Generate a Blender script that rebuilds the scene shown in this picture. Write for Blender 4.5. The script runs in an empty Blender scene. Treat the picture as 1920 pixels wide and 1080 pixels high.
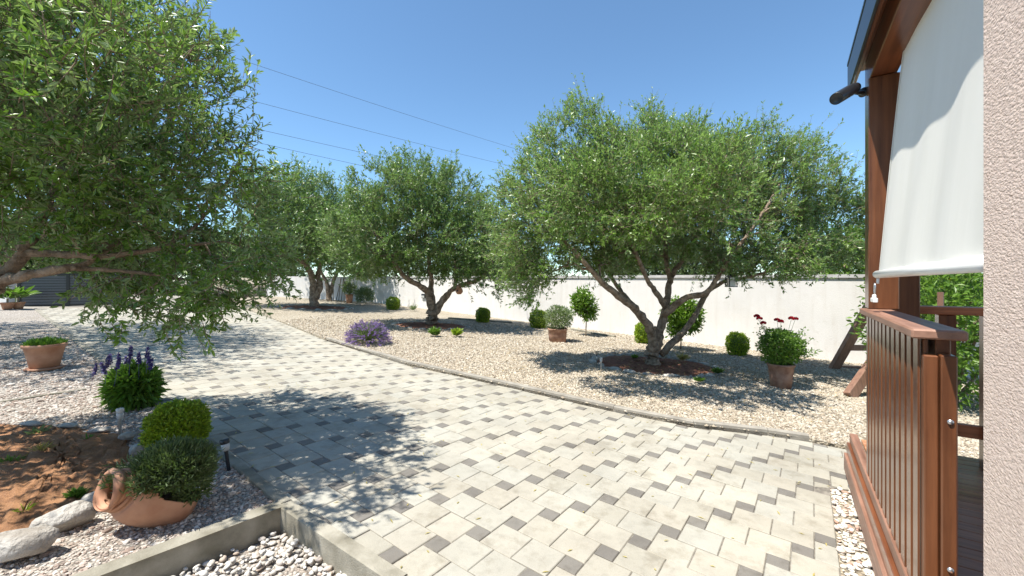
import bpy, bmesh, math, random
import numpy as np
from math import radians, sin, cos, pi
S = bpy.context.scene
# ------------------------------------------------------------------ camera, world, sun, exposure
CZ = 1.348                      # eye height
FPX = 767.2                     # focal length in pixels of a 1920 wide picture
CY = 525.0                      # row of the true horizon
cam = bpy.data.cameras.new('camera'); cam.sensor_width = 36; cam.lens = FPX/1920*36
cam.shift_y = -(540-CY)/1920; cam.clip_start = .02; cam.clip_end = 3000
co = bpy.data.objects.new('camera', cam); S.collection.objects.link(co)
co.location = (0, 0, CZ); co.rotation_euler = (radians(90), 0, 0); S.camera = co
SUN_EL = radians(66); SUN_DIR = np.array([-.87, -.49])   # horizontal direction towards the sun
SUN_DIR = SUN_DIR/np.linalg.norm(SUN_DIR)
w = bpy.data.worlds.new('World'); S.world = w; w.use_nodes = True
nt = w.node_tree; nt.nodes.clear()
sky = nt.nodes.new('ShaderNodeTexSky'); sky.sky_type = 'NISHITA'; sky.sun_disc = False
sky.sun_elevation = SUN_EL; sky.sun_rotation = math.atan2(SUN_DIR[0], SUN_DIR[1])
sky.air_density = 1.0; sky.dust_density = 0.1; sky.ozone_density = 2.4; sky.altitude = 1800
bg = nt.nodes.new('ShaderNodeBackground'); bg.inputs['Strength'].default_value = .125
wo = nt.nodes.new('ShaderNodeOutputWorld')
mx_ = nt.nodes.new('ShaderNodeMix'); mx_.data_type = 'RGBA'; mx_.blend_type = 'MULTIPLY'; mx_.inputs[0].default_value = 1; mx_.inputs[7].default_value = (.86, 1.01, 1.0, 1)
nt.links.new(sky.outputs[0], mx_.inputs[6]); nt.links.new(mx_.outputs[2], bg.inputs[0]); nt.links.new(bg.outputs[0], wo.inputs[0])
sl = bpy.data.lights.new('sun', 'SUN'); sl.energy = 4.9; sl.angle = radians(.5); sl.color = (1, .95, .87)
so = bpy.data.objects.new('sun', sl); S.collection.objects.link(so)
from mathutils import Vector
sv = Vector((SUN_DIR[0]*cos(SUN_EL), SUN_DIR[1]*cos(SUN_EL), sin(SUN_EL)))
so.rotation_euler = sv.to_track_quat('Z', 'Y').to_euler(); so.location = (-5, -3, 12)
S.view_settings.view_transform = 'Standard'; S.view_settings.look = 'None'
S.view_settings.gamma = 1; S.view_settings.exposure = 0.94
S.render.engine = 'CYCLES'
try:
    S.cycles.max_bounces = 8; S.cycles.transparent_max_bounces = 8
except Exception: pass
# ------------------------------------------------------------------ terrain plane and helpers
GA, GB = -.0469, -.0042
def H(x, y):                    # ground height: a gently tilted garden, level beyond it
    return GA*np.clip(x, -24, 16) + GB*np.clip(y, -5, 28)
def G(px, py, dz=0.):           # a point of the garden's ground
    rx, rz = (px-960)/FPX, -(py-CY)/FPX
    Y = (dz-CZ)/(rz-GA*rx-GB)
    return np.array([rx*Y, Y, CZ+rz*Y])
def at(px, py, Y):
    return np.array([(px-960)/FPX*Y, Y, CZ-(py-CY)/FPX*Y])
C = S.collection
def nrm(v):
    v = np.asarray(v, float); return v/np.maximum(np.linalg.norm(v, axis=-1, keepdims=True), 1e-9)
def tag(o, label=None, cat=None, group=None, kind=None):
    if label: o['label'] = label
    if cat: o['category'] = cat
    if group: o['group'] = group
    if kind: o['kind'] = kind
    return o
def empty(name, loc, label, cat, group=None):
    o = bpy.data.objects.new(name, None); C.objects.link(o); o.location = [float(v) for v in loc]
    o.empty_display_size = .1
    return tag(o, label, cat, group)
class MB:
    """collects geometry in world coordinates, builds ONE mesh object"""
    def __init__(s): s.v = []; s.f = []; s.n = 0; s.at = []
    def add(s, V, F, a=None):
        V = np.asarray(V, float).reshape(-1, 3); s.v.append(V)
        for f in (F if isinstance(F, list) else [F]):
            f = np.asarray(f)
            if f.ndim == 1: f = f[None]
            s.f.append(f+s.n)
            s.at.append(np.full(len(f), 0. if a is None else a))
        s.n += len(V); return s
    def build(s, name, mat, parent=None, smooth=False, attr=None):
        V = np.concatenate(s.v)
        q_ = parent
        while q_ is not None: V = V-np.array(q_.location); q_ = q_.parent
        me = bpy.data.meshes.new(name)
        me.vertices.add(len(V)); me.vertices.foreach_set('co', V.astype(np.float32).ravel())
        lt = np.concatenate([np.full(len(f), f.shape[1], np.int32) for f in s.f])
        li = np.concatenate([f.ravel() for f in s.f]).astype(np.int32)
        ls = np.concatenate([[0], np.cumsum(lt)[:-1]]).astype(np.int32)
        me.loops.add(len(li)); me.loops.foreach_set('vertex_index', li)
        me.polygons.add(len(lt)); me.polygons.foreach_set('loop_start', ls)
        try: me.polygons.foreach_set('loop_total', lt)
        except Exception: pass
        if attr:
            a = me.attributes.new(attr, 'FLOAT', 'FACE'); a.data.foreach_set('value', np.concatenate(s.at).astype(np.float32))
        me.update(calc_edges=True); me.validate()
        me.polygons.foreach_set('use_smooth', np.full(len(me.polygons), smooth))
        me.materials.append(mat)
        o = bpy.data.objects.new(name, me); C.objects.link(o)
        if parent is not None: o.parent = parent
        return o
    def own(s, name, mat, base, smooth=False):     # a thing of one mesh with its origin at its base
        o0 = bpy.data.objects.new('tmp', None); o0.location = [float(v) for v in base]
        o = s.build(name, mat, o0, smooth); o.parent = None; o.location = o0.location; bpy.data.objects.remove(o0); return o
BF = np.array([[0, 3, 2, 1], [4, 5, 6, 7], [0, 1, 5, 4], [1, 2, 6, 5], [2, 3, 7, 6], [3, 0, 4, 7]])
def boxc(c, ax, ay, az):        # box from centre and half axes
    c, ax, ay, az = map(lambda t: np.asarray(t, float), (c, ax, ay, az))
    return np.array([c-ax-ay-az, c+ax-ay-az, c+ax+ay-az, c-ax+ay-az, c-ax-ay+az, c+ax-ay+az, c+ax+ay+az, c-ax+ay+az]), BF
def bevbox(c, ax, ay, az, b=.004):      # box with chamfered edges
    c, ax, ay, az = map(lambda t: np.asarray(t, float), (c, ax, ay, az))
    bm = bmesh.new(); V, F = boxc(c, ax, ay, az)
    vs = [bm.verts.new(v) for v in V]
    for f in F: bm.faces.new([vs[i] for i in f])
    bmesh.ops.bevel(bm, geom=bm.edges[:], offset=b, segments=1, affect='EDGES', profile=.5)
    bm.verts.index_update()
    V = np.array([v.co[:] for v in bm.verts]); F = [np.array([v.index for v in f.verts]) for f in bm.faces]
    bm.free(); return V, F
def tubes(P, R, k=6, cap=True):         # P (n,K,3) polylines of equal length, R (n,K)
    P = np.asarray(P, float); R = np.asarray(R, float)
    n, K, _ = P.shape
    T = np.empty_like(P); T[:, 1:-1] = P[:, 2:]-P[:, :-2]; T[:, 0] = P[:, 1]-P[:, 0]; T[:, -1] = P[:, -1]-P[:, -2]
    T = nrm(T)
    ref = np.where(np.abs(T[:, :1, 2:3]) > .9, np.array([1., 0, 0]), np.array([0, 0, 1.]))
    ref = np.broadcast_to(ref, P.shape)
    A = nrm(np.cross(T, ref)); B = np.cross(T, A)
    th = np.arange(k)*2*pi/k
    V = P[:, :, None]+R[:, :, None, None]*(A[:, :, None]*np.cos(th)[:, None]+B[:, :, None]*np.sin(th)[:, None])
    i = np.arange(n)[:, None, None]*K*k; j = np.arange(K-1)[None, :, None]*k; q = np.arange(k)[None, None]; q2 = (q+1) % k
    F = np.stack(np.broadcast_arrays(i+j+q, i+j+q2, i+j+k+q2, i+j+k+q), -1).reshape(-1, 4)
    FF = [F]
    if cap:
        FF.append((np.arange(n)[:, None]*K*k+np.arange(k)[::-1][None])); FF.append((np.arange(n)[:, None]*K*k+(K-1)*k+np.arange(k)[None]))
    return V.reshape(-1, 3), FF
def tube(pts, r, k=8):
    pts = np.asarray(pts, float); r = np.broadcast_to(np.asarray(r, float), (len(pts),))
    return tubes(pts[None], r[None], k)
def smooth_line(pts, m=4):
    pts = np.asarray(pts, float); n = len(pts)
    if n < 3: return np.array([pts[0]*(1-t)+pts[-1]*t for t in np.linspace(0, 1, m+1)])
    Q = np.vstack([2*pts[0]-pts[1], pts, 2*pts[-1]-pts[-2]]); out = []
    for i in range(1, n):
        p0, p1, p2, p3 = Q[i-1], Q[i], Q[i+1], Q[i+2]
        for t in np.arange(m)/m:
            out.append(.5*((2*p1)+(-p0+p2)*t+(2*p0-5*p1+4*p2-p3)*t*t+(-p0+3*p1-3*p2+p3)*t**3))
    out.append(pts[-1]); return np.array(out)
def lathe(prof, c, axis=(0, 0, 1), k=32, sq=0):
    axis = nrm(axis); ref = np.array([1., 0, 0]) if abs(axis[0]) < .9 else np.array([0, 1., 0])
    a = nrm(ref-axis*(ref@axis)); b = np.cross(axis, a)
    th = np.arange(k)*2*pi/k; V = []
    m = 1 if not sq else 1/(np.abs(np.cos(th))**sq+np.abs(np.sin(th))**sq)**(1/sq)
    for r, z in prof:
        V.append(np.asarray(c)+axis*z+r*(np.outer(np.cos(th)*m, a)+np.outer(np.sin(th)*m, b)))
    V = np.concatenate(V); K = len(prof)
    j = np.arange(K-1)[:, None]*k; q = np.arange(k)[None]; q2 = (q+1) % k
    return V, np.stack(np.broadcast_arrays(j+q, j+q2, j+k+q2, j+k+q), -1).reshape(-1, 4)
def leafm(P, D, N, L, W, fold=.12):     # leaves as folded rhombi
    P = np.asarray(P); n = len(P); D = nrm(D); Sd = nrm(np.cross(D, N)); N = np.cross(Sd, D)
    L = np.broadcast_to(L, (n,))[:, None]; W = np.broadcast_to(W, (n,))[:, None]
    m = P+D*L*.48
    V = np.stack([P, m+Sd*W*.5+N*W*fold, P+D*L-N*L*.06, m-Sd*W*.5+N*W*fold], 1).reshape(-1, 3)
    return V, np.arange(4*n).reshape(n, 4)
def leafm6(P, D, N, L, W, fold=.12):    # rounder six-point leaves for plants near the eye
    P = np.asarray(P); n = len(P); D = nrm(D); Sd = nrm(np.cross(D, N)); N = np.cross(Sd, D)
    L = np.broadcast_to(L, (n,))[:, None]; W = np.broadcast_to(W, (n,))[:, None]
    a, b = P+D*L*.3, P+D*L*.7-N*L*.03
    V = np.stack([P, a+Sd*W*.45+N*W*fold, b+Sd*W*.42+N*W*fold, P+D*L-N*L*.1, b-Sd*W*.42+N*W*fold, a-Sd*W*.45+N*W*fold], 1).reshape(-1, 3)
    i = np.arange(n)[:, None]*6
    return V, [np.concatenate([i+np.array([0, 1, 2, 3]), i+np.array([0, 3, 4, 5])])]
def runit(rng, n):
    return nrm(rng.normal(size=(n, 3)))
def bush(rng, c, r, n, L, W, up=.3, out=.8, shell=.6, p=2, six=False, low=-1.):
    u = runit(rng, n)
    if low > -1: u[:, 2] = np.where(u[:, 2] < low, -u[:, 2]*.6, u[:, 2])
    sc = 1/(np.abs(u)**p).sum(1)**(1/p)
    rad = shell+(1-shell)*rng.random(n)**.6
    bump = 1+.05*np.sin(u[:, 0]*9+c[0]*7)*np.sin(u[:, 1]*8+1)+.05*np.sin(u[:, 2]*11+u[:, 0]*5)
    P = np.asarray(c)+u*sc[:, None]*np.asarray(r)*(rad*bump)[:, None]
    D = u*out+np.array([0, 0, up])+rng.normal(size=(n, 3))*.45
    N = u+np.array([0, 0, .5])+rng.normal(size=(n, 3))*.5
    return (leafm6 if six else leafm)(P, D, N, L*(.7+.6*rng.random(n)), W*(.7+.6*rng.random(n)))
ICO = {}
def ico(sub):
    if sub not in ICO:
        bm = bmesh.new(); bmesh.ops.create_icosphere(bm, subdivisions=sub, radius=1)
        ICO[sub] = (np.array([v.co[:] for v in bm.verts]), np.array([[v.index for v in f.verts] for f in bm.faces])); bm.free()
    return ICO[sub]
OCT = (np.array([[1, 0, 0], [-1, 0, 0], [0, 1, 0], [0, -1, 0], [0, 0, 1], [0, 0, -1.]]),
       np.array([[0, 2, 4], [2, 1, 4], [1, 3, 4], [3, 0, 4], [2, 0, 5], [1, 2, 5], [3, 1, 5], [0, 3, 5]]))
def stones(rng, P, size, base, flat=.6, jit=.25, tilt=.35):
    bv, bf = base; n = len(P); k = len(bv)
    sc = (size*(.55+.9*rng.random(n)**1.3))[:, None]*np.stack([np.ones(n)*(1+.25*rng.random(n)), .65+.35*rng.random(n), flat*(.7+.6*rng.random(n))], 1)
    V = bv[None]*(1+jit*(rng.random((n, k, 1))-.5)*2)
    if k > 12:
        q = runit(rng, n)[:, None]; V = V*(1-.25*np.clip((V*q).sum(-1, keepdims=True), 0, 1))
    V = V*sc[:, None]
    a = rng.random(n)*2*pi; b = rng.normal(size=n)*tilt
    cb, sb, ca, sa = np.cos(b), np.sin(b), np.cos(a), np.sin(a)
    x, y, z = V[..., 0], V[..., 1], V[..., 2]
    y, z = y*cb[:, None]-z*sb[:, None], y*sb[:, None]+z*cb[:, None]
    x, y = x*ca[:, None]-y*sa[:, None], x*sa[:, None]+y*ca[:, None]
    V = np.stack([x, y, z], -1)+np.asarray(P)[:, None]
    F = bf[None]+(np.arange(n)*k)[:, None, None]
    return V.reshape(-1, 3), F.reshape(-1, bf.shape[1])
def inpoly(P, poly):
    x, y = P[:, 0], P[:, 1]; r = np.zeros(len(P), bool); n = len(poly)
    for i in range(n):
        x1, y1 = poly[i][:2]; x2, y2 = poly[(i+1) % n][:2]
        c = (y1 > y) != (y2 > y)
        with np.errstate(divide='ignore', invalid='ignore'):
            r ^= c & (x < (x2-x1)*(y-y1)/((y2-y1) if y2 != y1 else 1e-9)+x1)
    return r
def scatter(rng, poly, n, box=None, dz=0.):
    poly = np.asarray(poly)[:, :2]; lo, hi = poly.min(0), poly.max(0)
    if box is not None: lo = np.maximum(lo, box[0]); hi = np.minimum(hi, box[1])
    P = lo+(hi-lo)*rng.random((n, 2)); P = P[inpoly(P, poly)]
    return np.column_stack([P, H(P[:, 0], P[:, 1])+dz])
def seg_dist(P, a, b):
    a, b = np.asarray(a)[:2], np.asarray(b)[:2]; d = b-a
    t = np.clip(((P[:, :2]-a)@d)/(d@d), 0, 1)
    return np.linalg.norm(P[:, :2]-a-t[:, None]*d, axis=1)
# ------------------------------------------------------------------ materials
def mat(name):
    m = bpy.data.materials.new(name); m.use_nodes = True; t = m.node_tree
    return m, t, t.nodes['Principled BSDF'], t.nodes['Material Output']
def N(t, k, **kw):
    n = t.nodes.new(k)
    for a, b in kw.items():
        if a in n.inputs.keys() if isinstance(a, str) else False: n.inputs[a].default_value = b
        else: setattr(n, a, b)
    return n
def coords(t, scale=(1, 1, 1), rot=(0, 0, 0)):
    g = t.nodes.new('ShaderNodeNewGeometry'); mp = t.nodes.new('ShaderNodeMapping'); mp.vector_type = 'POINT'
    m0 = t.nodes.new('ShaderNodeMapping'); m0.inputs['Rotation'].default_value = rot
    t.links.new(g.outputs['Position'], m0.inputs[0]); t.links.new(m0.outputs[0], mp.inputs[0])
    mp.inputs['Scale'].default_value = scale; return mp.outputs[0]
def noise(t, vec, scale, detail=4, rough=.55):
    n = t.nodes.new('ShaderNodeTexNoise'); n.inputs['Scale'].default_value = scale
    n.inputs['Detail'].default_value = detail; n.inputs['Roughness'].default_value = rough
    if vec is not None: t.links.new(vec, n.inputs['Vector'])
    return n.outputs['Fac']
def ramp(t, fac, stops, interp='LINEAR'):
    r = t.nodes.new('ShaderNodeValToRGB'); e = r.color_ramp.elements; r.color_ramp.interpolation = interp
    while len(e) < len(stops): e.new(.5)
    for i, (p, c) in enumerate(stops): e[i].position = p; e[i].color = (*c, 1)
    t.links.new(fac, r.inputs[0]); return r.outputs[0]
def mixc(t, f, a, b, mode='MIX'):
    m = t.nodes.new('ShaderNodeMix'); m.data_type = 'RGBA'; m.blend_type = mode
    for sck, v in ((m.inputs[0], f), (m.inputs[6], a), (m.inputs[7], b)):
        if isinstance(v, bpy.types.NodeSocket): t.links.new(v, sck)
        elif isinstance(v, (int, float)): sck.default_value = v
        else: sck.default_value = (*v, 1)
    return m.outputs[2]
def mth(t, op, a, b=0., c=None):
    m = t.nodes.new('ShaderNodeMath'); m.operation = op
    for i, v in enumerate((a, b, c)):
        if v is None: continue
        if isinstance(v, bpy.types.NodeSocket): t.links.new(v, m.inputs[i])
        else: m.inputs[i].default_value = v
    return m.outputs[0]
def bump(t, b, h, strength=.5, dist=.01):
    n = t.nodes.new('ShaderNodeBump'); n.inputs['Strength'].default_value = strength; n.inputs['Distance'].default_value = dist
    t.links.new(h, n.inputs['Height']); t.links.new(n.outputs[0], b.inputs['Normal'])
def leafmat(name, top, top2, under, trans=.35, rough=.45, sat_var=True, spec=.5):
    m, t, b, o = mat(name)
    g = t.nodes.new('ShaderNodeNewGeometry')
    c = ramp(t, g.outputs['Random Per Island'], [(0, top), (.5, tuple((np.array(top)+np.array(top2))/2)), (1, top2)])
    nz = noise(t, coords(t), 2.2, 3)
    c = mixc(t, ramp(t, nz, [(.35, (.0,)*3), (.65, (.55,)*3)]), c, tuple(np.array(top2)*np.array([1.25, 1.15, .8])))
    c = mixc(t, g.outputs['Backfacing'], c, under)
    t.links.new(c, b.inputs['Base Color']); b.inputs['Roughness'].default_value = rough
    b.inputs['Specular IOR Level'].default_value = spec
    tr = t.nodes.new('ShaderNodeBsdfTranslucent'); t.links.new(mixc(t, 1., c, (1.25, 1.5, .55), 'MULTIPLY'), tr.inputs[0])
    mx = t.nodes.new('ShaderNodeMixShader'); mx.inputs[0].default_value = trans
    t.links.new(b.outputs[0], mx.inputs[1]); t.links.new(tr.outputs[0], mx.inputs[2]); t.links.new(mx.outputs[0], o.inputs[0])
    return m
def simple(name, c, rough=.6, c2=None, scale=20, bmp=0., bs=60, metal=0., bd=.005, detail=5):
    m, t, b, o = mat(name); b.inputs['Roughness'].default_value = rough; b.inputs['Metallic'].default_value = metal
    v = coords(t)
    if c2 is not None: t.links.new(ramp(t, noise(t, v, scale, detail), [(.35, c), (.65, c2)]), b.inputs['Base Color'])
    else: b.inputs['Base Color'].default_value = (*c, 1)
    if bmp: bump(t, b, noise(t, v, bs, 5), bmp, bd)
    return m
M = {}
M['olive'] = leafmat('olive leaves', (0.051, 0.119, 0.023), (0.157, 0.264, 0.051), (0.249, 0.339, 0.164), .25, .37)
M['olive_far'] = leafmat('far olive leaves', (0.048, 0.109, 0.024), (0.138, 0.232, 0.055), (0.212, 0.291, 0.145), .25, .36)
M['box'] = leafmat('boxwood leaves', (0.161, 0.251, 0.020), (0.349, 0.451, 0.039), (0.202, 0.276, 0.045), .35, .4)
M['green'] = leafmat('green leaves', (.06, .14, .02), (.15, .26, .04), (.12, .2, .05), .4, .45)
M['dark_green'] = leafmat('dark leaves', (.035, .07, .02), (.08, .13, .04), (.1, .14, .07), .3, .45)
M['citrus'] = leafmat('citrus leaves', (.05, .13, .015), (.16, .27, .03), (.12, .2, .04), .35, .3)
M['grey_green'] = leafmat('grey green leaves', (.10, .14, .07), (.2, .26, .13), (.2, .25, .16), .3, .5)
M['herb'] = leafmat('herb leaves', (.05, .085, .035), (.11, .16, .06), (.13, .17, .09), .3, .5)
M['lavender'] = leafmat('lavender flowers', (.16, .09, .38), (.36, .25, .62), (.22, .13, .45), .3, .6)
M['salvia_flower'] = leafmat('blue sage flowers', (.05, .04, .22), (.14, .10, .40), (.08, .06, .28), .3, .6)
M['rose'] = leafmat('red petals', (.32, .004, .02), (.60, .02, .06), (.4, .01, .04), .35, .5)
M['straw'] = leafmat('dry grass', (.30, .25, .10), (.45, .38, .16), (.35, .3, .14), .3, .6)
M['litter'] = leafmat('dry leaves', (.16, .10, .04), (.34, .26, .11), (.3, .24, .13), .1, .7)
M['bark'] = simple('olive bark', (0.132, 0.090, 0.058), .9, (0.360, 0.276, 0.204), 14, 1., 45, bd=.02)
M['twig'] = simple('olive twig', (.14, .11, .07), .8, (.24, .2, .14), 10)
M['terracotta'] = simple('terracotta', (.37, .175, .10), .85, (.50, .275, .17), 7, .25, 90, bd=.003)
M['terracotta_old'] = simple('weathered terracotta', (0.240, 0.120, 0.080), .9, (0.400, 0.240, 0.168), 9, .3, 80, bd=.003)
M['concrete'] = simple('kerb concrete', (0.211, 0.192, 0.161), .92, (0.322, 0.298, 0.254), 5, .5, 140, bd=.004)
M['concrete_dirty'] = simple('weathered concrete', (0.168, 0.154, 0.115), .95, (0.329, 0.308, 0.252), 6, .6, 120, bd=.005)
M['rock'] = simple('limestone rock', (0.259, 0.230, 0.194), .9, (0.475, 0.454, 0.410), 9, .9, 35, bd=.02)
M['metal_black'] = simple('black metal', (.018, .02, .024), .35)
M['metal_grey'] = simple('steel', (.55, .55, .56), .3, metal=.9)
M['gate'] = simple('anthracite gate', (0.090, 0.096, 0.108), .35)
M['coping'] = simple('grey coping', (.42, .41, .40), .85, (.54, .53, .52), 5)
M['white_plastic'] = simple('white enamel', (.78, .78, .76), .3)
M['wire'] = simple('cable', (.04, .04, .045), .6)
M['glass'] = simple('lamp plastic', (.5, .5, .48), .15)
def plaster(name, c, c2, bd, bscale, dirt=(.5, .45, .38)):
    m, t, b, o = mat(name); b.inputs['Roughness'].default_value = .93; v = coords(t)
    c_ = ramp(t, noise(t, v, 1.3, 5), [(.3, c), (.7, c2)])
    st = noise(t, coords(t, (3, 3, .35)), 2.2, 6, .65)
    c_ = mixc(t, ramp(t, st, [(.48, (0,)*3), (.78, (.32,)*3)]), c_, dirt)
    c_ = mixc(t, ramp(t, noise(t, v, 7, 7, .7), [(.56, (0,)*3), (.7, (.25,)*3)]), c_, dirt)
    t.links.new(c_, b.inputs['Base Color'])
    bump(t, b, noise(t, v, bscale, 6, .6), .8, bd); return m
M['wall'] = plaster('white plaster', (.66, .64, .615), (.74, .72, .695), .006, 60)
def stucco():
    m, t, b, o = mat('beige stucco'); b.inputs['Roughness'].default_value = .95; v = coords(t, (.8, .8, 1.7))
    n1 = noise(t, v, 85, 5, .6); n2 = noise(t, v, 230, 3, .6)
    vo = t.nodes.new('ShaderNodeTexVoronoi'); vo.inputs['Scale'].default_value = 110; t.links.new(v, vo.inputs['Vector'])
    h = mth(t, 'ADD', mth(t, 'ADD', n1, mth(t, 'MULTIPLY', n2, .4)), mth(t, 'MULTIPLY', vo.outputs['Distance'], -.5))
    t.links.new(ramp(t, noise(t, v, 60, 4), [(.3, (.62, .485, .41)), (.7, (.78, .63, .535))]), b.inputs['Base Color'])
    bump(t, b, h, 1., .007); return m
M['stucco'] = stucco()
def wood(name, c, c2, rot=0., axis='z', gloss=.28, worn=.35, coat=.35):
    m, t, b, o = mat(name)
    sc = {'z': (26, 26, 1.4), 's': (1.4, 26, 26), 'w': (26, 1.4, 26)}[axis]
    v = coords(t, sc, (0, 0, rot))
    n1 = noise(t, v, 1.2, 6, .62)
    c_ = ramp(t, n1, [(.28, c), (.7, c2)])
    n2 = noise(t, coords(t, (1, 1, 1)), 3.2, 5)
    c_ = mixc(t, ramp(t, n2, [(.45, (0,)*3), (.75, (worn,)*3)]), c_, tuple(np.array(c2)*np.array([1.15, 1.25, 1.35])))
    t.links.new(c_, b.inputs['Base Color']); b.inputs['Roughness'].default_value = gloss
    b.inputs['Coat Weight'].default_value = coat; b.inputs['Coat Roughness'].default_value = .22
    bump(t, b, n1, .35, .002); return m
ROT = math.atan2(.828, .561)     # deck direction
M['wood_z'] = wood('varnished upright timber', (.065, .022, .009), (.19, .070, .028))
M['wood_s'] = wood('varnished long timber', (.075, .022, .009), (.21, .072, .028), -ROT, 's')
M['wood_w'] = wood('varnished cross timber', (0.243, 0.079, 0.035), (0.619, 0.231, 0.099), -ROT, 'w', .5, .35, .0)
M['floor'] = wood('deck boards', (.24, .095, .045), (.52, .25, .125), -ROT, 'w', .35, .4, .1)
M['slat'] = wood('pale slat face', (.22, .13, .085), (.58, .42, .32), 0, 'z', .4, .7)  # for outward slat faces: pale stripes put into the colour for contrast
M['rail'] = wood('sun faded rail', (.13, .06, .035), (.34, .18, .12), -ROT, 's', .55, .5, .1)
M['wood_old'] = wood('old brown timber', (.14, .07, .045), (.26, .14, .09), 0, 'z', .7, .3)
def fabric():
    m, t, b, o = mat('blind fabric'); v = coords(t, (1.5, 1.5, .25))
    t.links.new(ramp(t, noise(t, v, 4, 4), [(.3, (.81, .79, .71)), (.7, (.86, .84, .77))]), b.inputs['Base Color'])
    b.inputs['Roughness'].default_value = .75
    tr = t.nodes.new('ShaderNodeBsdfTranslucent'); tr.inputs[0].default_value = (.75, .74, .68, 1)
    mx = t.nodes.new('ShaderNodeMixShader'); mx.inputs[0].default_value = .25
    bump(t, b, mth(t, 'ADD', noise(t, coords(t, (5, 5, .5)), 2.5, 4), mth(t, 'MULTIPLY', noise(t, coords(t), 420, 2), .1)), .3, .008)
    t.links.new(b.outputs[0], mx.inputs[1]); t.links.new(tr.outputs[0], mx.inputs[2]); t.links.new(mx.outputs[0], o.inputs[0]); return m
M['fabric'] = fabric()
def pavermat():
    m, t, b, o = mat('concrete pavers'); b.inputs['Roughness'].default_value = .9
    a = t.nodes.new('ShaderNodeAttribute'); a.attribute_name = 'tone'
    c = ramp(t, a.outputs['Fac'], [(0, (0.336, 0.322, 0.273)), (.25, (0.378, 0.356, 0.301)), (.5, (0.359, 0.352, 0.310)), (.74, (0.403, 0.382, 0.320)), (.76, (0.158, 0.148, 0.134)), (1, (0.192, 0.181, 0.161))])
    v = coords(t)
    sp = noise(t, v, 260, 3, .7); c = mixc(t, 1., c, ramp(t, sp, [(.3, (.82,)*3), (.5, (1,)*3), (.72, (1.08,)*3)]), 'MULTIPLY')
    st = noise(t, v, 1.1, 6, .62); c = mixc(t, 1., c, ramp(t, st, [(.3, (.78, .76, .73)), (.6, (1.02, 1.01, .99))]), 'MULTIPLY')
    s2 = noise(t, v, 5.5, 7, .7); c = mixc(t, 1., c, ramp(t, s2, [(.34, (.80, .78, .75)), (.47, (1, 1, 1))]), 'MULTIPLY')
    d = noise(t, v, 14, 5, .6); c = mixc(t, 1., c, ramp(t, d, [(.28, (.86,)*3), (.5, (1,)*3)]), 'MULTIPLY')
    t.links.new(c, b.inputs['Base Color']); bump(t, b, sp, .35, .0015); return m
M['paver'] = pavermat()
M['joint'] = simple('joint sand', (.10, .09, .075), .95, (.24, .215, .18), 30)
def gravel(name, cols, scale, dark=.35):
    m, t, b, o = mat(name); b.inputs['Roughness'].default_value = .95; v = coords(t, (1, 1, 1.3))
    wv = t.nodes.new('ShaderNodeTexNoise'); wv.inputs['Scale'].default_value = scale*.8; t.links.new(v, wv.inputs['Vector'])
    va = t.nodes.new('ShaderNodeVectorMath'); va.operation = 'MULTIPLY_ADD'; t.links.new(wv.outputs['Color'], va.inputs[0])
    va.inputs[1].default_value = (.6/scale,)*3; t.links.new(v, va.inputs[2])
    vo = t.nodes.new('ShaderNodeTexVoronoi'); vo.inputs['Scale'].default_value = scale; t.links.new(va.outputs[0], vo.inputs['Vector'])
    sx = t.nodes.new('ShaderNodeSeparateXYZ'); t.links.new(vo.outputs['Color'], sx.inputs[0])
    c = ramp(t, sx.outputs[0], [(i/(len(cols)-1), k) for i, k in enumerate(cols)])
    c = mixc(t, 1., c, ramp(t, vo.outputs['Distance'], [(.35, (1,)*3), (.75, (dark,)*3)]), 'MULTIPLY')
    big = noise(t, v, .7, 4); c = mixc(t, 1., c, ramp(t, big, [(.3, (.85, .83, .8)), (.65, (1.03,)*3)]), 'MULTIPLY')
    t.links.new(c, b.inputs['Base Color'])
    bump(t, b, mth(t, 'SUBTRACT', 1., vo.outputs['Distance']), 1., .6/scale); return m
cream = [(0.327, 0.269, 0.193), (0.467, 0.409, 0.310), (0.544, 0.476, 0.366), (0.390, 0.332, 0.245), (0.576, 0.538, 0.447)]
pinky = [(0.287, 0.242, 0.204), (0.440, 0.382, 0.325), (0.553, 0.515, 0.461), (0.344, 0.298, 0.256), (0.593, 0.576, 0.524)]
M['gravel'] = gravel('cream gravel bed', cream, 48)
M['gravel_pink'] = gravel('pink gravel bed', pinky, 70)
M['ground'] = gravel('ground', [(0.180, 0.150, 0.114), (0.252, 0.216, 0.168), (0.216, 0.180, 0.132)], 30, .6)
def stonemat(name, cols):
    m, t, b, o = mat(name); b.inputs['Roughness'].default_value = .85
    g = t.nodes.new('ShaderNodeNewGeometry')
    c = ramp(t, g.outputs['Random Per Island'], [(i/(len(cols)-1), k) for i, k in enumerate(cols)])
    c = mixc(t, 1., c, ramp(t, noise(t, coords(t), 90, 3), [(.3, (.85,)*3), (.6, (1.05,)*3)]), 'MULTIPLY')
    t.links.new(c, b.inputs['Base Color']); return m
M['st_cream'] = stonemat('cream stones', [(0.250, 0.199, 0.138), (0.382, 0.327, 0.246), (0.487, 0.430, 0.336), (0.316, 0.257, 0.186), (0.526, 0.488, 0.416), (0.407, 0.348, 0.259), (0.197, 0.154, 0.114), (0.473, 0.424, 0.343)])
M['st_pink'] = stonemat('pink stones', [(0.242, 0.193, 0.159), (0.389, 0.316, 0.264), (0.535, 0.475, 0.412), (0.294, 0.237, 0.193), (0.622, 0.588, 0.536), (0.346, 0.255, 0.203), (0.208, 0.167, 0.140)])
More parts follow.
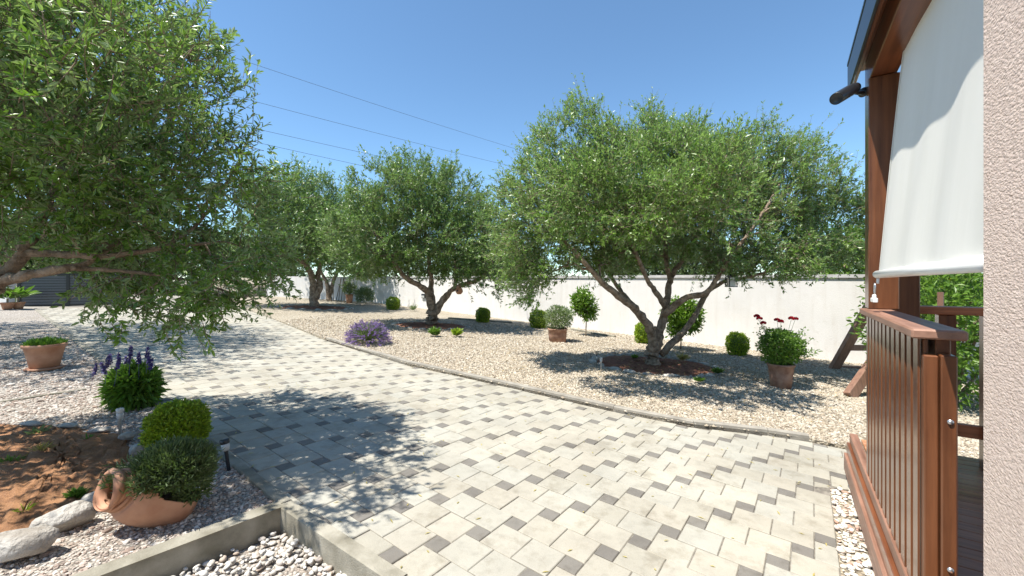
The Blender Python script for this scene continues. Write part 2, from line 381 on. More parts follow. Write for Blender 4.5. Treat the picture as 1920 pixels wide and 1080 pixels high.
M['st_white'] = stonemat('white pebbles', [(0.390, 0.367, 0.320), (0.546, 0.523, 0.476), (0.624, 0.608, 0.569), (0.328, 0.296, 0.257), (0.577, 0.554, 0.515), (0.468, 0.445, 0.413), (0.429, 0.343, 0.273)])
M['st_right'] = stonemat('yellow white pebbles', [(0.496, 0.432, 0.336), (0.624, 0.592, 0.528), (0.672, 0.656, 0.624), (0.560, 0.480, 0.360), (0.640, 0.616, 0.560), (0.360, 0.216, 0.152), (0.608, 0.568, 0.496)])
def soil(name, c, c2):
    m, t, b, o = mat(name); b.inputs['Roughness'].default_value = 1.; v = coords(t)
    n = noise(t, v, 9, 8, .7); cc = ramp(t, n, [(.3, c), (.68, c2)])
    cc = mixc(t, ramp(t, noise(t, v, 90, 3), [(.55, (0,)*3), (.75, (.5,)*3)]), cc, tuple(np.array(c2)*1.35))
    t.links.new(cc, b.inputs['Base Color']); bump(t, b, noise(t, v, 28, 8, .75), 1., .03); return m
M['soil'] = soil('reddish soil', (0.222, 0.104, 0.049), (0.468, 0.243, 0.117))
M['soil_red'] = soil('red mulch soil', (.13, .05, .028), (.29, .125, .07))
M['potsoil'] = soil('potting soil', (0.072, 0.054, 0.036), (0.144, 0.108, 0.081))
# ------------------------------------------------------------------ ground
mb = MB()
gx = np.unique(np.concatenate([np.linspace(-400, -24, 12), np.linspace(-24, 16, 41), np.linspace(16, 400, 12)]))
gy = np.unique(np.concatenate([np.linspace(-60, -5, 5), np.linspace(-5, 28, 34), np.linspace(28, 900, 16)]))
X, Y = np.meshgrid(gx, gy)
V = np.stack([X, Y, H(X, Y)-.20], -1).reshape(-1, 3); nx = len(gx)
i = (np.arange(len(gy)-1)[:, None]*nx+np.arange(nx-1)[None]).ravel()
mb.add(V, np.stack([i, i+1, i+nx+1, i+nx], 1)); tag(mb.build('ground', M['ground']), kind='structure')
def sheet(name, poly, dz, m, kind='structure'):
    P = np.asarray(poly)[:, :2]; mb = MB(); z = H(P[:, 0], P[:, 1]); n = len(P); k = np.arange(n)
    mb.add(np.vstack([np.column_stack([P, z+dz]), np.column_stack([P, z-.22])]), [k, np.stack([k, (k+1) % n, n+(k+1) % n, n+k], 1)])
    o = mb.build(name, m)
    b = bmesh.new(); b.from_mesh(o.data); bmesh.ops.recalc_face_normals(b, faces=b.faces); b.to_mesh(o.data); b.free()
    if o.data.polygons[0].normal.z < 0: o.data.flip_normals()
    return tag(o, kind=kind)
EXT = .9
d_s = np.array([.561, .828]); d_w = np.array([.828, -.561])
def SW(s, w_, z=0.): return np.array([d_s[0]*s+d_w[0]*w_, d_s[1]*s+d_w[1]*w_, CZ+z])
right_edge = [G(*p)[:2] for p in [(440, 573.5), (500, 594), (556, 616), (612, 639), (760, 684), (950, 726), (1150, 772), (1300, 801), (1440, 817), (1518, 829), (1607, 846)]]
strip = [G(1607, 919)[:2], G(1556, 914)[:2], G(1577, 1080)[:2]]
e1d = nrm(strip[2]-strip[1]); strip.append(strip[2]+e1d*1.6)
left_edge = [G(*p)[:2] for p in [(70, 579), (150, 640), (290, 745), (385, 815), (548, 941), (765, 1080)]]
ld = nrm(left_edge[-1]-left_edge[-2]); le2 = left_edge[-1]+ld*1.5
drive = right_edge+strip+[le2]+left_edge[::-1]
drive = np.array(drive)
sheet('driveway_bed', drive, -.006, M['joint'])
# pavers: one 10 cm dark square and two 20 cm light squares repeat over the drive
U = 0.1; th = .9388; f1 = np.array([cos(th), sin(th)]); f2 = np.array([sin(th), -cos(th)])
O2 = np.array([-.44361, 2.5030]); rng = np.random.default_rng(5)
def clip(poly, a, b):            # keep the side of the edge a->b on which the drive lies
    out = []; nn = len(poly)
    sd = [(b[0]-a[0])*(p[1]-a[1])-(b[1]-a[1])*(p[0]-a[0]) for p in poly]
    for k in range(nn):
        p, q, s1, s2 = poly[k], poly[(k+1) % nn], sd[k]*ORI, sd[(k+1) % nn]*ORI
        if s1 >= 0: out.append(p)
        if (s1 >= 0) != (s2 >= 0): out.append(p+(q-p)*s1/(s1-s2))
    return out
area = sum(drive[k][0]*drive[(k+1) % len(drive)][1]-drive[(k+1) % len(drive)][0]*drive[k][1] for k in range(len(drive)))
ORI = 1 if area > 0 else -1
pv = []
cells = []
for p in range(-40, 190):
    for q in range(-130, 60):
        i_, j_ = 2*p-q, p+4*q        # lattice generated by (2,1) and (-1,4)
        for (a0, b0, sz, dk) in ((0, 0, 1, 1), (0, 1, 2, 0), (0, 3, 2, 0)):
            cells.append((i_+a0-.5, j_+b0-.5, sz, dk))
cells = np.array(cells, float)
ctr = O2+(cells[:, :1]+cells[:, 2:3]/2)*U*f1+(cells[:, 1:2]+cells[:, 2:3]/2)*U*f2
dmin = np.min([seg_dist(ctr, drive[k], drive[(k+1) % len(drive)]) for k in range(len(drive))], 0)
ins = inpoly(ctr, drive)
sel = np.where(ins | (dmin < .15))[0]
mb = MB()
for k in sel:
    i_, j_, sz, dk = cells[k]
    cs = [O2+(i_+a)*U*f1+(j_+b)*U*f2 for a, b in ((0, 0), (0, sz), (sz, sz), (sz, 0))]
    if dmin[k] < .16:
        for e in range(len(drive)):
            a, b = drive[e], drive[(e+1) % len(drive)]
            if seg_dist(ctr[k:k+1], a, b)[0] < .16:
                # only clip by edges whose span covers the stone
                cs = clip(cs, a, b)
                if len(cs) < 3: break
        if len(cs) < 3: continue
    P = np.array(cs); c = P.mean(0); r = np.linalg.norm(P-c, axis=1).min()*.707
    if r < .012: continue
    far = c[1] > 9
    jz = rng.normal()*.0011; tx, ty = rng.normal(size=2)*.005; gp = .0018+.0012*rng.random()
    def ring(ins_, z):
        Q = c+(P-c)*(1-ins_/max(r, .02)); return np.column_stack([Q, H(Q[:, 0], Q[:, 1])+z+jz+(Q[:, 0]-c[0])*tx+(Q[:, 1]-c[1])*ty])
    n = len(P); R1, R2, R3 = ring(gp, -.02), ring(gp, -.0035), ring(gp+.0034, 0)
    V = np.vstack([R1, R2, R3]); F = []
    for q in range(n):
        q2 = (q+1) % n; F.append([q, q2, n+q2, n+q]); F.append([n+q, n+q2, 2*n+q2, 2*n+q])
    tone = (.78+.2*rng.random()) if dk else .02+.70*rng.random()
    mb.add(V, [np.array(F), np.arange(2*n, 3*n)], tone)
o = mb.build('driveway', M['paver'], attr='tone'); tag(o, kind='structure')
bmx = bmesh.new(); bmx.from_mesh(o.data); bmesh.ops.recalc_face_normals(bmx, faces=bmx.faces); bmx.to_mesh(o.data); bmx.free()
# ---- beds
WR = G(1610, 685)[:2]; WC = G(700, 568)[:2]; wd = nrm(WR-WC); WE = WC+wd*25      # garden wall line
WL = G(500, 556)[:2]
rb = list(right_edge)+[SW(4.6, .5)[:2], SW(3.9, .45)[:2], SW(3.9, 6)[:2], WE, WC, WL, G(380, 566)[:2]]
BED = .03
sheet('gravel_bed', rb, BED, M['gravel'])
mb = MB(); mb.add(*boxc((0, 0, 0), (.001, 0, 0), (0, .001, 0), (0, 0, .001)))
pit = [G(553, 946)[:2], left_edge[-1], le2, le2+np.array([-2.5, -.3]), G(120, 1110)[:2]]
pit = [np.array(p) for p in pit]
lb = [left_edge[4], *left_edge[:4][::-1], G(0, 578)[:2]+np.array([-6, 0]), np.array([-12., 1.]), np.array([-3.2, .8]), G(120, 1110)[:2]]
LBED = -.008
sheet('gravel_bed', lb, LBED, M['gravel_pink'])
sheet('pebble_pit', pit, -.135, M['gravel_pink'])
sheet('pebble_strip', [SW(4.2, .5)[:2], G(1607, 919)[:2], strip[1], strip[2], strip[3], SW(0, .9)[:2]], -.012, M['gravel'])
apron = [G(-200, 575)[:2], left_edge[0]+[0, .05], right_edge[0]+[0, .05], G(440, 563)[:2], G(230, 545)[:2], G(-200, 568)[:2]]
sheet('concrete_apron', apron, -.02, M['concrete'])
sheet('road', [G(-500, 568)[:2], G(230, 545.1)[:2], G(470, 559)[:2]+np.array([1, 3]), np.array([10., 70.]), np.array([-60, 60.])], -.05, M['ground'])
# ---- kerbs
def kerb(name, line, side, wid, top, bot, m, blk=1.0, gap=.004):
    mb = MB(); line = [np.array(p) for p in line]; rg = np.random.default_rng(3)
    for a, b in zip(line[:-1], line[1:]):
        L = np.linalg.norm(b-a); nb = max(1, round(L/blk)); d = (b-a)/L; nn = np.array([-d[1], d[0]])*side
        for k in range(nb):
            p, q = a+d*(L*k/nb+gap/2), a+d*(L*(k+1)/nb-gap/2); j = rg.normal()*.002
            prof = [(0, bot), (0, top-.006), (.006, top), (wid-.006, top), (wid, top-.006), (wid, bot)]
            V = []
            for e in (p, q):
                for o_, z in prof:
                    r = e+nn*o_; V.append([r[0], r[1], H(r[0], r[1])+z+j])
            n = len(prof); F = [[i, (i+1) % n, n+(i+1) % n, n+i] for i in range(n)]
            mb.add(V, [np.array(F), np.arange(n)[::-1], np.arange(n, 2*n)])
    o = mb.build(name, m); tag(o, kind='structure')
    b = bmesh.new(); b.from_mesh(o.data); bmesh.ops.recalc_face_normals(b, faces=b.faces); b.to_mesh(o.data); b.free(); return o
kerb('kerb', right_edge[3:10], 1, .075, .062, -.1, M['concrete'])
kerb('kerb', [left_edge[-1]+ld*1.5, left_edge[-1], left_edge[-2]], 1, .08, .012, -.2, M['concrete_dirty'], 1.0)
kerb('kerb', left_edge[::-1][1:], 1, .065, .012, -.1, M['concrete_dirty'])
k2a, k2b = G(538, 950)[:2], G(110, 1113)[:2]
kerb('kerb', [k2a, k2b], 1, -.075, .008, -.2, M['concrete_dirty'], 1.2)
kerb('kerb', [G(160, 729)[:2], G(-60, 762)[:2]], 1, .03, .004, -.1, M['concrete_dirty'])
# ---- soil beds
def mound(name, poly, dz, h, m, n=46, seed=1):
    """bumpy soil sheet inside a polygon, highest in the middle"""
    rg = np.random.default_rng(seed); poly = np.array(poly)[:, :2]; c = poly.mean(0); mb = MB()
    # polar grid
    lines = []; K = 14; V = []; P = smooth_line(np.column_stack([np.vstack([poly, poly[:1]]), np.zeros(len(poly)+1)]), 6)[:-1, :2]; n = len(P)
    for r in np.linspace(1, 0.02, K):
        q = c+(P-c)*r+rg.normal(size=(n, 2))*.008
        z = H(q[:, 0], q[:, 1])+dz+h*np.sqrt(max(0, 1-r*r))+rg.normal(size=n)*.008*(r < .98)
        V.append(np.column_stack([q, z]))
    j = np.arange(K-1)[:, None]*n; q = np.arange(n)[None]; q2 = (q+1) % n
    F = np.stack(np.broadcast_arrays(j+q, j+q2, j+n+q2, j+n+q), -1).reshape(-1, 4)
    mb.add(np.concatenate(V), [F, np.arange((K-1)*n, K*n)])
    o = mb.build(name, m, smooth=True)
    if np.mean([p.normal.z for p in o.data.polygons]) < 0: o.data.flip_normals()
    return tag(o, kind='structure')
soil_poly = [G(*p) for p in [(-60, 795), (60, 797), (150, 802), (225, 815), (243, 850), (225, 900), (165, 945), (60, 992), (-60, 1025)]]
mound('soil_bed', soil_poly, -.005, .035, M['soil'], seed=2)
def ring_pts(px0, px1, pyb, n=12, sq=1.):    # circle of given pixel extent centred on the row pyb
    a, b = G(px0, pyb), G(px1, pyb); c = (a+b)/2; r = np.linalg.norm(a-b)/2
    return c, r
T1B, T2B, T3B = G(1228, 690), G(809, 613), G(589, 578)
T4B = G(616, 565)
def circ(c, r, n=14, seed=0, ry=1.):
    rg = np.random.default_rng(seed); return [c[:2]+np.array([cos(a)*r, sin(a)*r*ry])*(1+.07*rg.normal()) for a in np.arange(n)*2*pi/n]
mound('soil_bed', circ(T1B+[.02, .1, 0], 1.02, seed=1, ry=.82), BED-.01, .05, M['soil_red'], seed=3)
mound('soil_bed', circ(T2B+[0, 0, 0], 1.0, seed=2, ry=.8), BED-.01, .05, M['soil_red'], seed=4)
mound('soil_bed', circ(T3B+[.1, 0, 0], 1.25, seed=3, ry=.8), BED-.01, .05, M['soil_red'], seed=5)
# ------------------------------------------------------------------ loose stones (uncountable)
rng = np.random.default_rng(11)
def avoid(P, lst):
    k = np.ones(len(P), bool)
    for c, r, ry in lst: k &= (((P[:, 0]-c[0])/r)**2+((P[:, 1]-c[1])/(r*ry))**2) > 1
    return P[k]
wells = [(T1B+[.02, .1, 0], .98, .82), (T2B, .96, .8)]
P = scatter(rng, rb, 330000, ((-6., 3.4), (9, 13.5)), BED+.003)
P = avoid(P, wells)
keep = (np.abs(P[:, 0]/P[:, 1]) < 1.3)
P = P[keep]
keep = rng.random(len(P)) < np.clip(6.5/P[:, 1], 0, 1)**2.6*np.clip((13.5-P[:, 1])/3, 0, 1)
P = P[keep]
V, F = stones(rng, P, .0115+.0008*P[:, 1], OCT, .65, .35, .5)
mb = MB(); mb.add(V, F); tag(mb.build('gravel', M['st_cream']), 'cream crushed gravel covering the bed between drive and wall', 'gravel', kind='stuff')
P = scatter(rng, lb, 260000, ((-11., .8), (-.2, 9.5)), LBED+.002)
P = P[~inpoly(P, np.array(soil_poly)[:, :2])]
P = P[np.minimum(np.abs(P[:, 0]/P[:, 1]), 9) < 1.35]
d = np.linalg.norm(P[:, :2], axis=1)
P = P[rng.random(len(P)) < np.clip(3.2/d, 0, 1)**1.7*np.clip((12-d)/4, 0, 1)]; d = np.linalg.norm(P[:, :2], axis=1)
V, F = stones(rng, P, (.0045+.0012*d)*(1+1.1*(rng.random(len(P)) > .96)), OCT if False else ico(1), .6, .2, .4)
mb = MB(); mb.add(V, F); tag(mb.build('gravel', M['st_pink'], smooth=False), 'fine pinkish gravel around the clay jug and pots on the left', 'gravel', kind='stuff')
P = scatter(rng, pit, 5200, None, -.125)
P = np.vstack([P, P[:len(P)//2]+[0, 0, .018]]); P[:, 0] += rng.normal(size=len(P))*.01
P = P[inpoly(P, np.array(pit))]
V, F = stones(rng, P, np.full(len(P), .0155), ico(2), .55, .04, .35)
mb = MB(); mb.add(V, F); tag(mb.build('pebbles', M['st_white'], smooth=True), 'rounded whitish pebbles in the sunken strip at bottom left', 'pebbles', kind='stuff')
sp = [G(1607, 919)[:2]+e1d*-.02, strip[1]+e1d*.02+np.array([.012, 0]), strip[2]+np.array([.012, 0]), strip[3]+np.array([.012, 0]), SW(0, .9)[:2]]
P = scatter(rng, sp, 9000, None, -.004)
P = P[((P[:, 0]*d_w[0]+P[:, 1]*d_w[1]) < .37)]
P = np.vstack([P, P[:len(P)//3]+[0, 0, .012]])
V, F = stones(rng, P, np.full(len(P), .0135), ico(2), .5, .04, .35)
mb = MB(); mb.add(V, F); tag(mb.build('pebbles', M['st_right'], smooth=True), 'cream and white pebbles in the narrow strip beside the wooden deck', 'pebbles', kind='stuff')
# fallen leaves and twigs on the paving
P = scatter(rng, drive, 900, ((-4, 1.2), (3, 9)), .004)
V, F = leafm(P, np.column_stack([rng.normal(size=(len(P), 2)), np.zeros(len(P))]), np.tile([0, 0, 1.], (len(P), 1)), .035*(.5+rng.random(len(P))), .008)
P2 = P[rng.random(len(P)) < .25]
mb = MB(); mb.add(V.reshape(-1, 4, 3)[:260].reshape(-1, 3), F[:260]); tag(mb.build('leaf_litter', M['straw']), 'tiny dry olive leaves strewn over the pale paving', 'leaf litter', kind='stuff')
P = np.vstack([np.column_stack([c_[0]+rng.normal(size=n_)*r_, c_[1]+rng.normal(size=n_)*r_*.8]) for c_, n_, r_ in ((T1B, 1500, 1.5), (T2B, 700, 1.4))])
P = P[inpoly(P, rb)]; P = np.column_stack([P, H(P[:, 0], P[:, 1])+BED+.02+.03*(np.hypot(P[:, 0]-T1B[0], P[:, 1]-T1B[1]) < .9)])
mb = MB(); mb.add(*leafm(P, np.column_stack([rng.normal(size=(len(P), 2)), rng.normal(size=len(P))*.15]), rng.normal(size=(len(P), 3))*.3+[0, 0, 1.], .045*(.6+.6*rng.random(len(P))), .014)); tag(mb.build('leaf_litter', M['litter']), 'brown and yellow dry leaves fallen on gravel and soil under the olives', 'leaf litter', kind='stuff')
# ------------------------------------------------------------------ rocks
def rock(c, size, seed, name='rock', sub=3):
    rg = np.random.default_rng(seed); bv, bf = ico(sub); V = bv.copy()
    for k in range(9):
        q = nrm(rg.normal(size=3)); dd = .55+.3*rg.random(); h = V@q; V = V-np.outer(np.clip(h-dd, 0, None), q)*.9
    V = V*(1+.05*np.sin(V[:, :1]*7+seed)*np.cos(V[:, 1:2]*6)); V = V*np.asarray(size)
    a = rg.random()*.6-.3; R = np.array([[cos(a), -sin(a), 0], [sin(a), cos(a), 0], [0, 0, 1]])
    V = V@R.T+np.asarray(c); mb = MB(); mb.add(V, bf); return mb.own(name, M['rock'], [c[0], c[1], H(c[0], c[1])], True)
def dirrock(px, py, L, D, Hh, ang, seed, label, group=None):
    c = G(px, py); rg = np.random.default_rng(seed); o = rock((c[0], c[1], c[2]+Hh*.45), (L/2, D/2, Hh/1.6), seed)
    o.rotation_euler.z = ang; return tag(o, label, 'rock', group)
gname = 'stones edging the soil bed'
dirrock(38, 1045, .27, .17, .13, .45, 1, 'largest pale stone of the soil bed edging, cut by the left picture edge', gname)
dirrock(128, 990, .25, .15, .12, .75, 2, 'grey rough stone left of the clay jug, second along the soil edge', gname)
dirrock(185, 945, .15, .11, .08, .9, 3, 'low stone touching the mouth of the clay jug', gname)
dirrock(256, 850, .12, .1, .07, .3, 4, 'stone right behind the clay jug at the soil corner', gname)
dirrock(240, 826, .13, .1, .06, .2, 5, 'stone between solar stake light and clipped box bush', gname)
dirrock(185, 810, .16, .09, .04, 0, 6, 'flat stone at back edge of the soil bed, nearest the stake light', gname)
dirrock(125, 802, .17, .09, .035, .1, 7, 'flat stone at the middle of the soil bed back edge', gname)
dirrock(60, 798, .2, .1, .035, 0, 8, 'flat stone at back edge of the soil bed, nearest the picture edge', gname)
def rimstones(c, r, ry, n, seed, label, group, sz=.13):
    rg = np.random.default_rng(seed)
    for k in range(n):
        a = 2*pi*k/n+rg.normal()*.06; p = c[:2]+np.array([cos(a)*r, sin(a)*r*ry])
        s = sz*(.7+.6*rg.random()); o = rock((p[0], p[1], H(*p)+BED+.012), (s, s*.5, .028+.02*rg.random()), seed*50+k, sub=2)
        o.rotation_euler.z = a+pi/2; wds = ('right edge', 'far right', 'far side', 'far left', 'left edge', 'near left', 'near side', 'near right'); tag(o, ('wider ' if s > sz else 'smaller ')+label+', '+wds[int((a % (2*pi))/(pi/4)+.5) % 8], 'stone', group)
rimstones(T1B+[.02, .1, 0], 1.05, .82, 20, 4, 'flat stone in the ring round the soil under the biggest olive tree', 'stones ringing the biggest olive tree')
rimstones(T2B, 1.02, .8, 16, 5, 'flat stone in the ring round the soil under the middle olive tree', 'stones ringing the middle olive tree')
rimstones(T3B+[.1, 0, 0], 1.28, .8, 16, 6, 'flat stone in the ring under the olive tree left of the lavender', 'stones ringing the farther olive tree', .16)
# ------------------------------------------------------------------ garden walls, gate
def wallseg(name, a, b, zt0, zt1, thick, label, cope=True):
    a, b = np.array(a), np.array(b); d = nrm(b-a); nn = np.array([-d[1], d[0]])
    if nn[1] < 0: nn = -nn
    e = empty(name, [*a, H(*a)], label, 'wall'); mb = MB(); n = 24; V = []
    for t in np.linspace(0, 1, n+1):
        p = a+(b-a)*t; zt = zt0+(zt1-zt0)*t
        for q in (p, p+nn*thick):
            V += [[*q, H(*q)-.3], [*q, zt]]
    V = np.array(V); F = []
    for k in range(n):
        i = 4*k; F += [[i, i+4, i+5, i+1], [i+2, i+3, i+7, i+6], [i+1, i+5, i+7, i+3]]
    F += [[0, 1, 3, 2], [4*n, 4*n+2, 4*n+3, 4*n+1]]
    mb.add(V, np.array(F)); mb.build('wall_face', M['wall'], e)
    if cope:
        m2 = MB(); pa, pb = a-nn*.03, b-nn*.03; h = .07
        V = []
        for p, z in ((pa, zt0), (pb, zt1)):
            for q in (p, p+nn*(thick+.06)): V += [[*q, z+.002], [*q, z+h]]
        m2.add(np.array(V), np.array([[0, 4, 5, 1], [2, 3, 7, 6], [1, 5, 7, 3], [0, 2, 6, 4], [0, 1, 3, 2], [4, 6, 7, 5]]))
        m2.build('coping', M['coping'], e)
    return e
zW = lambda p, py: CZ-(py-CY)/FPX*p[1]
wallseg('garden_wall', WC, WE, zW(WC, 521), zW(WR, 523), .2, 'long white plastered garden wall behind the olive trees')
wallseg('garden_wall', WL, WC-wd*.02, zW(WL, 518), zW(WC, 519), .2, 'shaded white wall at the far end left of the trunks', False)
# gate
g0, g1 = G(36, 573), G(232, 573); gd = nrm((g1-g0)[:2])
ge = empty('sliding_gate', g0, 'anthracite gate of horizontal slats at far left beyond the paving', 'gate')
gh = .92; gl = np.linalg.norm((g1-g0)[:2]); gn = np.array([-gd[1], gd[0]])
mb = MB(); nsl = 11; gbk = (g0[:2]+g1[:2])/2
for k in range(nsl):
    z = .05+k*(gh-.06)/nsl
    c = (g0[:2]+g1[:2])/2; V, F = boxc([*c, H(*c)+z+.036], [*(gd*gl/2), 0], [*(gn*.014), 0], [0, 0, .031])
    mb.add(V, F)
mb.build('slat_panel', M['gate'], ge); mb = MB()
mb.add(*boxc([*(gbk+gn*.02), H(*gbk)+gh/2], [*(gd*gl/2), 0], [*(gn*.003), 0], [0, 0, gh/2-.02])); mb.build('backing_panel', M['metal_black'], ge)
mb = MB()
for t in (0., .44, 1.):
    p = g0[:2]+gd*gl*t-gn*.02; mb.add(*boxc([*p, H(*p)+gh/2], [*(gd*.03), 0], [*(gn*.035), 0], [0, 0, gh/2+.03]))
for z in (.02, gh+.02):
    c = (g0[:2]+g1[:2])/2; mb.add(*boxc([*c, H(*c)+z], [*(gd*(gl/2+.03)), 0], [*(gn*.028), 0], [0, 0, .03]))
mb.build('gate_frame', M['metal_black'], ge)
# gate pillar + wall run to the left
for (px_, lab) in ((6, 'pale plastered gate pillar behind the two small clay bowls'),):
    p = G(px_, 572); mb = MB(); mb.add(*bevbox([p[0], p[1]+.1, H(p[0], p[1])+.40], [.12, 0, 0], [0, .12, 0], [0, 0, .58], .01))
    tag(mb.own('gate_pillar', M['wall'], p), lab, 'pillar')
# rubble heap outside the entrance
c = G(300, 558); rg = np.random.default_rng(8); mb = MB()
V = ico(4)[0]*np.array([2.6, 2.0, .8]); V = V*(1+.12*np.sin(V[:, :1]*3)*np.cos(V[:, 1:2]*4)+.03*rg.normal(size=(len(V), 1)))
mb.add(V+[c[0]-1, c[1]+6, H(c[0], c[1])-.05], ico(4)[1]); tag(mb.build('hill', M['gravel'], smooth=True), kind='structure')
# ------------------------------------------------------------------ olive trees
def inside(blobs, P):
    v = np.full(len(P), 9.)
    for (c, r) in blobs: v = np.minimum(v, (((P-c)/r)**2).sum(1))
    return v
def tree(name, label, cat, group, base, limbs, blobs, seed, ncl=140, ntw=40, nlf=16, L=.055, W=.013, tw=(.2, .42), md=.28, m='olive', spread=.16, limb_r=.022, droop=0., kname='olive_tree', up=.5, six=False, holes=()):
    rg = np.random.default_rng(seed); e = empty(kname, base, label, cat, group)
    blobs = [(np.asarray(c, float), np.broadcast_to(np.asarray(r, float), (3,))) for c, r in blobs]
    tb = MB(); nodes = []
    for pts, r0, r1 in limbs:
        P = smooth_line(pts, 5); t = np.linspace(0, 1, len(P)); R = r0*(1-t)+r1*t
        P[1:-1] += rg.normal(size=(len(P)-2, 3))*.012*np.clip(R[1:-1, None]*10, .2, 1)
        R = R*(1+.08*rg.normal(size=len(R)))
        V, F = tube(P, R, 10); V += rg.normal(size=V.shape)*.05*r1*.4; tb.add(V, F)
        k0 = len(P)//3 if len(nodes) == 0 else 1
        nodes += [(p, r) for p, r in zip(P[k0:], R[k0:])]
    # cluster centres
    vol = np.array([r.prod() for _, r in blobs]); vol /= vol.sum(); cl = []
    tries = 0
    while len(cl) < ncl and tries < 60:
        tries += 1
        k = rg.choice(len(blobs), 200, p=vol); u = runit(rg, 200); rr = rg.random(200)**(1/2.4)
        Q = np.array([blobs[a][0]+u_*blobs[a][1]*q for a, u_, q in zip(k, u, rr)])
        for q in Q:
            if q[2] < H(q[0], q[1])+.55: continue
            if any(np.linalg.norm((q-np.array(hc))/hr) < 1 for hc, hr in holes): continue
            if not cl or np.min(np.linalg.norm(np.array(cl)-q, axis=1)) > md: cl.append(q)
            if len(cl) >= ncl: break
    cl = np.array(cl); NP = [p for p, _ in nodes]; NR = [r for _, r in nodes]
    todo = list(range(len(cl))); pts = []; rs = []
    D = np.array([np.min(np.linalg.norm(np.array(NP)-q, axis=1)) for q in cl]); order = np.argsort(D)
    dirs = np.zeros((len(cl), 3))
    for i in order:
        q = cl[i]; A = np.array(NP); dd = np.linalg.norm(A-q, axis=1)+.6*np.clip(A[:, 2]-q[2], 0, None)
        j = int(np.argmin(dd)); p = A[j]; Ld = np.linalg.norm(q-p)
        t = np.linspace(0, 1, 6)[:, None]; arch = np.sin(t*pi)*Ld*.13*np.array([0, 0, 1])*(1 if q[2] < p[2]+.3 else -.3)
        ln = p+(q-p)*t+arch; ln[1:-1] += rg.normal(size=(4, 3))*.035*Ld
        r0 = min(NR[j]*.75, limb_r); r1 = max(r0*.55, .004)
        pts.append(ln); rs.append(np.linspace(r0, r1, 6))
        for a in (3, 4, 5): NP.append(ln[a]); NR.append(float(np.linspace(r0, r1, 6)[a]))
        dirs[i] = nrm(q-p)
    V, F = tubes(np.array(pts), np.array(rs), 5, False); tb.add(V, F)
    # twigs
    cc = np.mean(cl, 0); n = len(cl)*ntw; ci = np.repeat(np.arange(len(cl)), ntw)
    outw = nrm(cl-cc+[0, 0, .3])
    P0 = cl[ci]+rg.normal(size=(n, 3))*spread
    vin = inside(blobs, cl)[ci]
    Dt = nrm(outw[ci]*.55+dirs[ci]*.35+rg.normal(size=(n, 3))*.62+np.array([0, 0, up])*(1-.9*(cl[ci, 2:3] < cc[2]-.5))-np.array([0, 0, droop])*(cl[ci, 2:3] < cc[2]-.3))
    ln = rg.uniform(tw[0], tw[1], n)*(1+.5*(rg.random(n) > .93))
    bend = np.array([0, 0, 1.])*.25+rg.normal(size=(n, 3))*.15
    t = np.linspace(0, 1, 4)[None, :, None]
    TW = P0[:, None]+Dt[:, None]*ln[:, None, None]*t+bend[:, None]*ln[:, None, None]*t*t*.5
    V, F = tubes(TW, np.tile(np.linspace(.0028, .0012, 4), (n, 1)), 3, False); tb.add(V, F)
    tb.build('trunk', M['bark'], e, True)
    # leaves
    k = nlf; tt = (.08+.92*rg.random((n, k)))
    Pl = P0[:, None]+Dt[:, None]*(ln[:, None]*tt)[..., None]+bend[:, None]*(ln[:, None]*tt*tt*.5)[..., None]
    Tl = nrm(Dt[:, None]+bend[:, None]*tt[..., None])
    R_ = nrm(rg.normal(size=(n, k, 3))); R_ = nrm(R_-Tl*(R_*Tl).sum(-1, keepdims=True))
    Dl = nrm(Tl*.75+R_*.75); Nl = nrm(np.cross(Dl, np.cross(Tl, R_)))*1.; Nl = Tl*.5-R_*.5+np.array([0, 0, .55])+rg.normal(size=(n, k, 3))*.3
    lf = MB(); sz = (.65+.6*rg.random(n*k))
    lf.add(*(leafm6 if six else leafm)(Pl.reshape(-1, 3), Dl.reshape(-1, 3), Nl.reshape(-1, 3), L*sz, W*sz))
    lf.build('crown', M[m], e)
    return e
def px(Y0, *pts):     # limb drawn as (column, row, depth offset)
    return [at(x, y, Y0+d) for x, y, d in pts]
def blobs_px(Y0, lst):
    return [(at(x, y, Y0+d), r) for x, y, d, r in lst]
OG = 'olive trees of the garden'
Y = T1B[1]
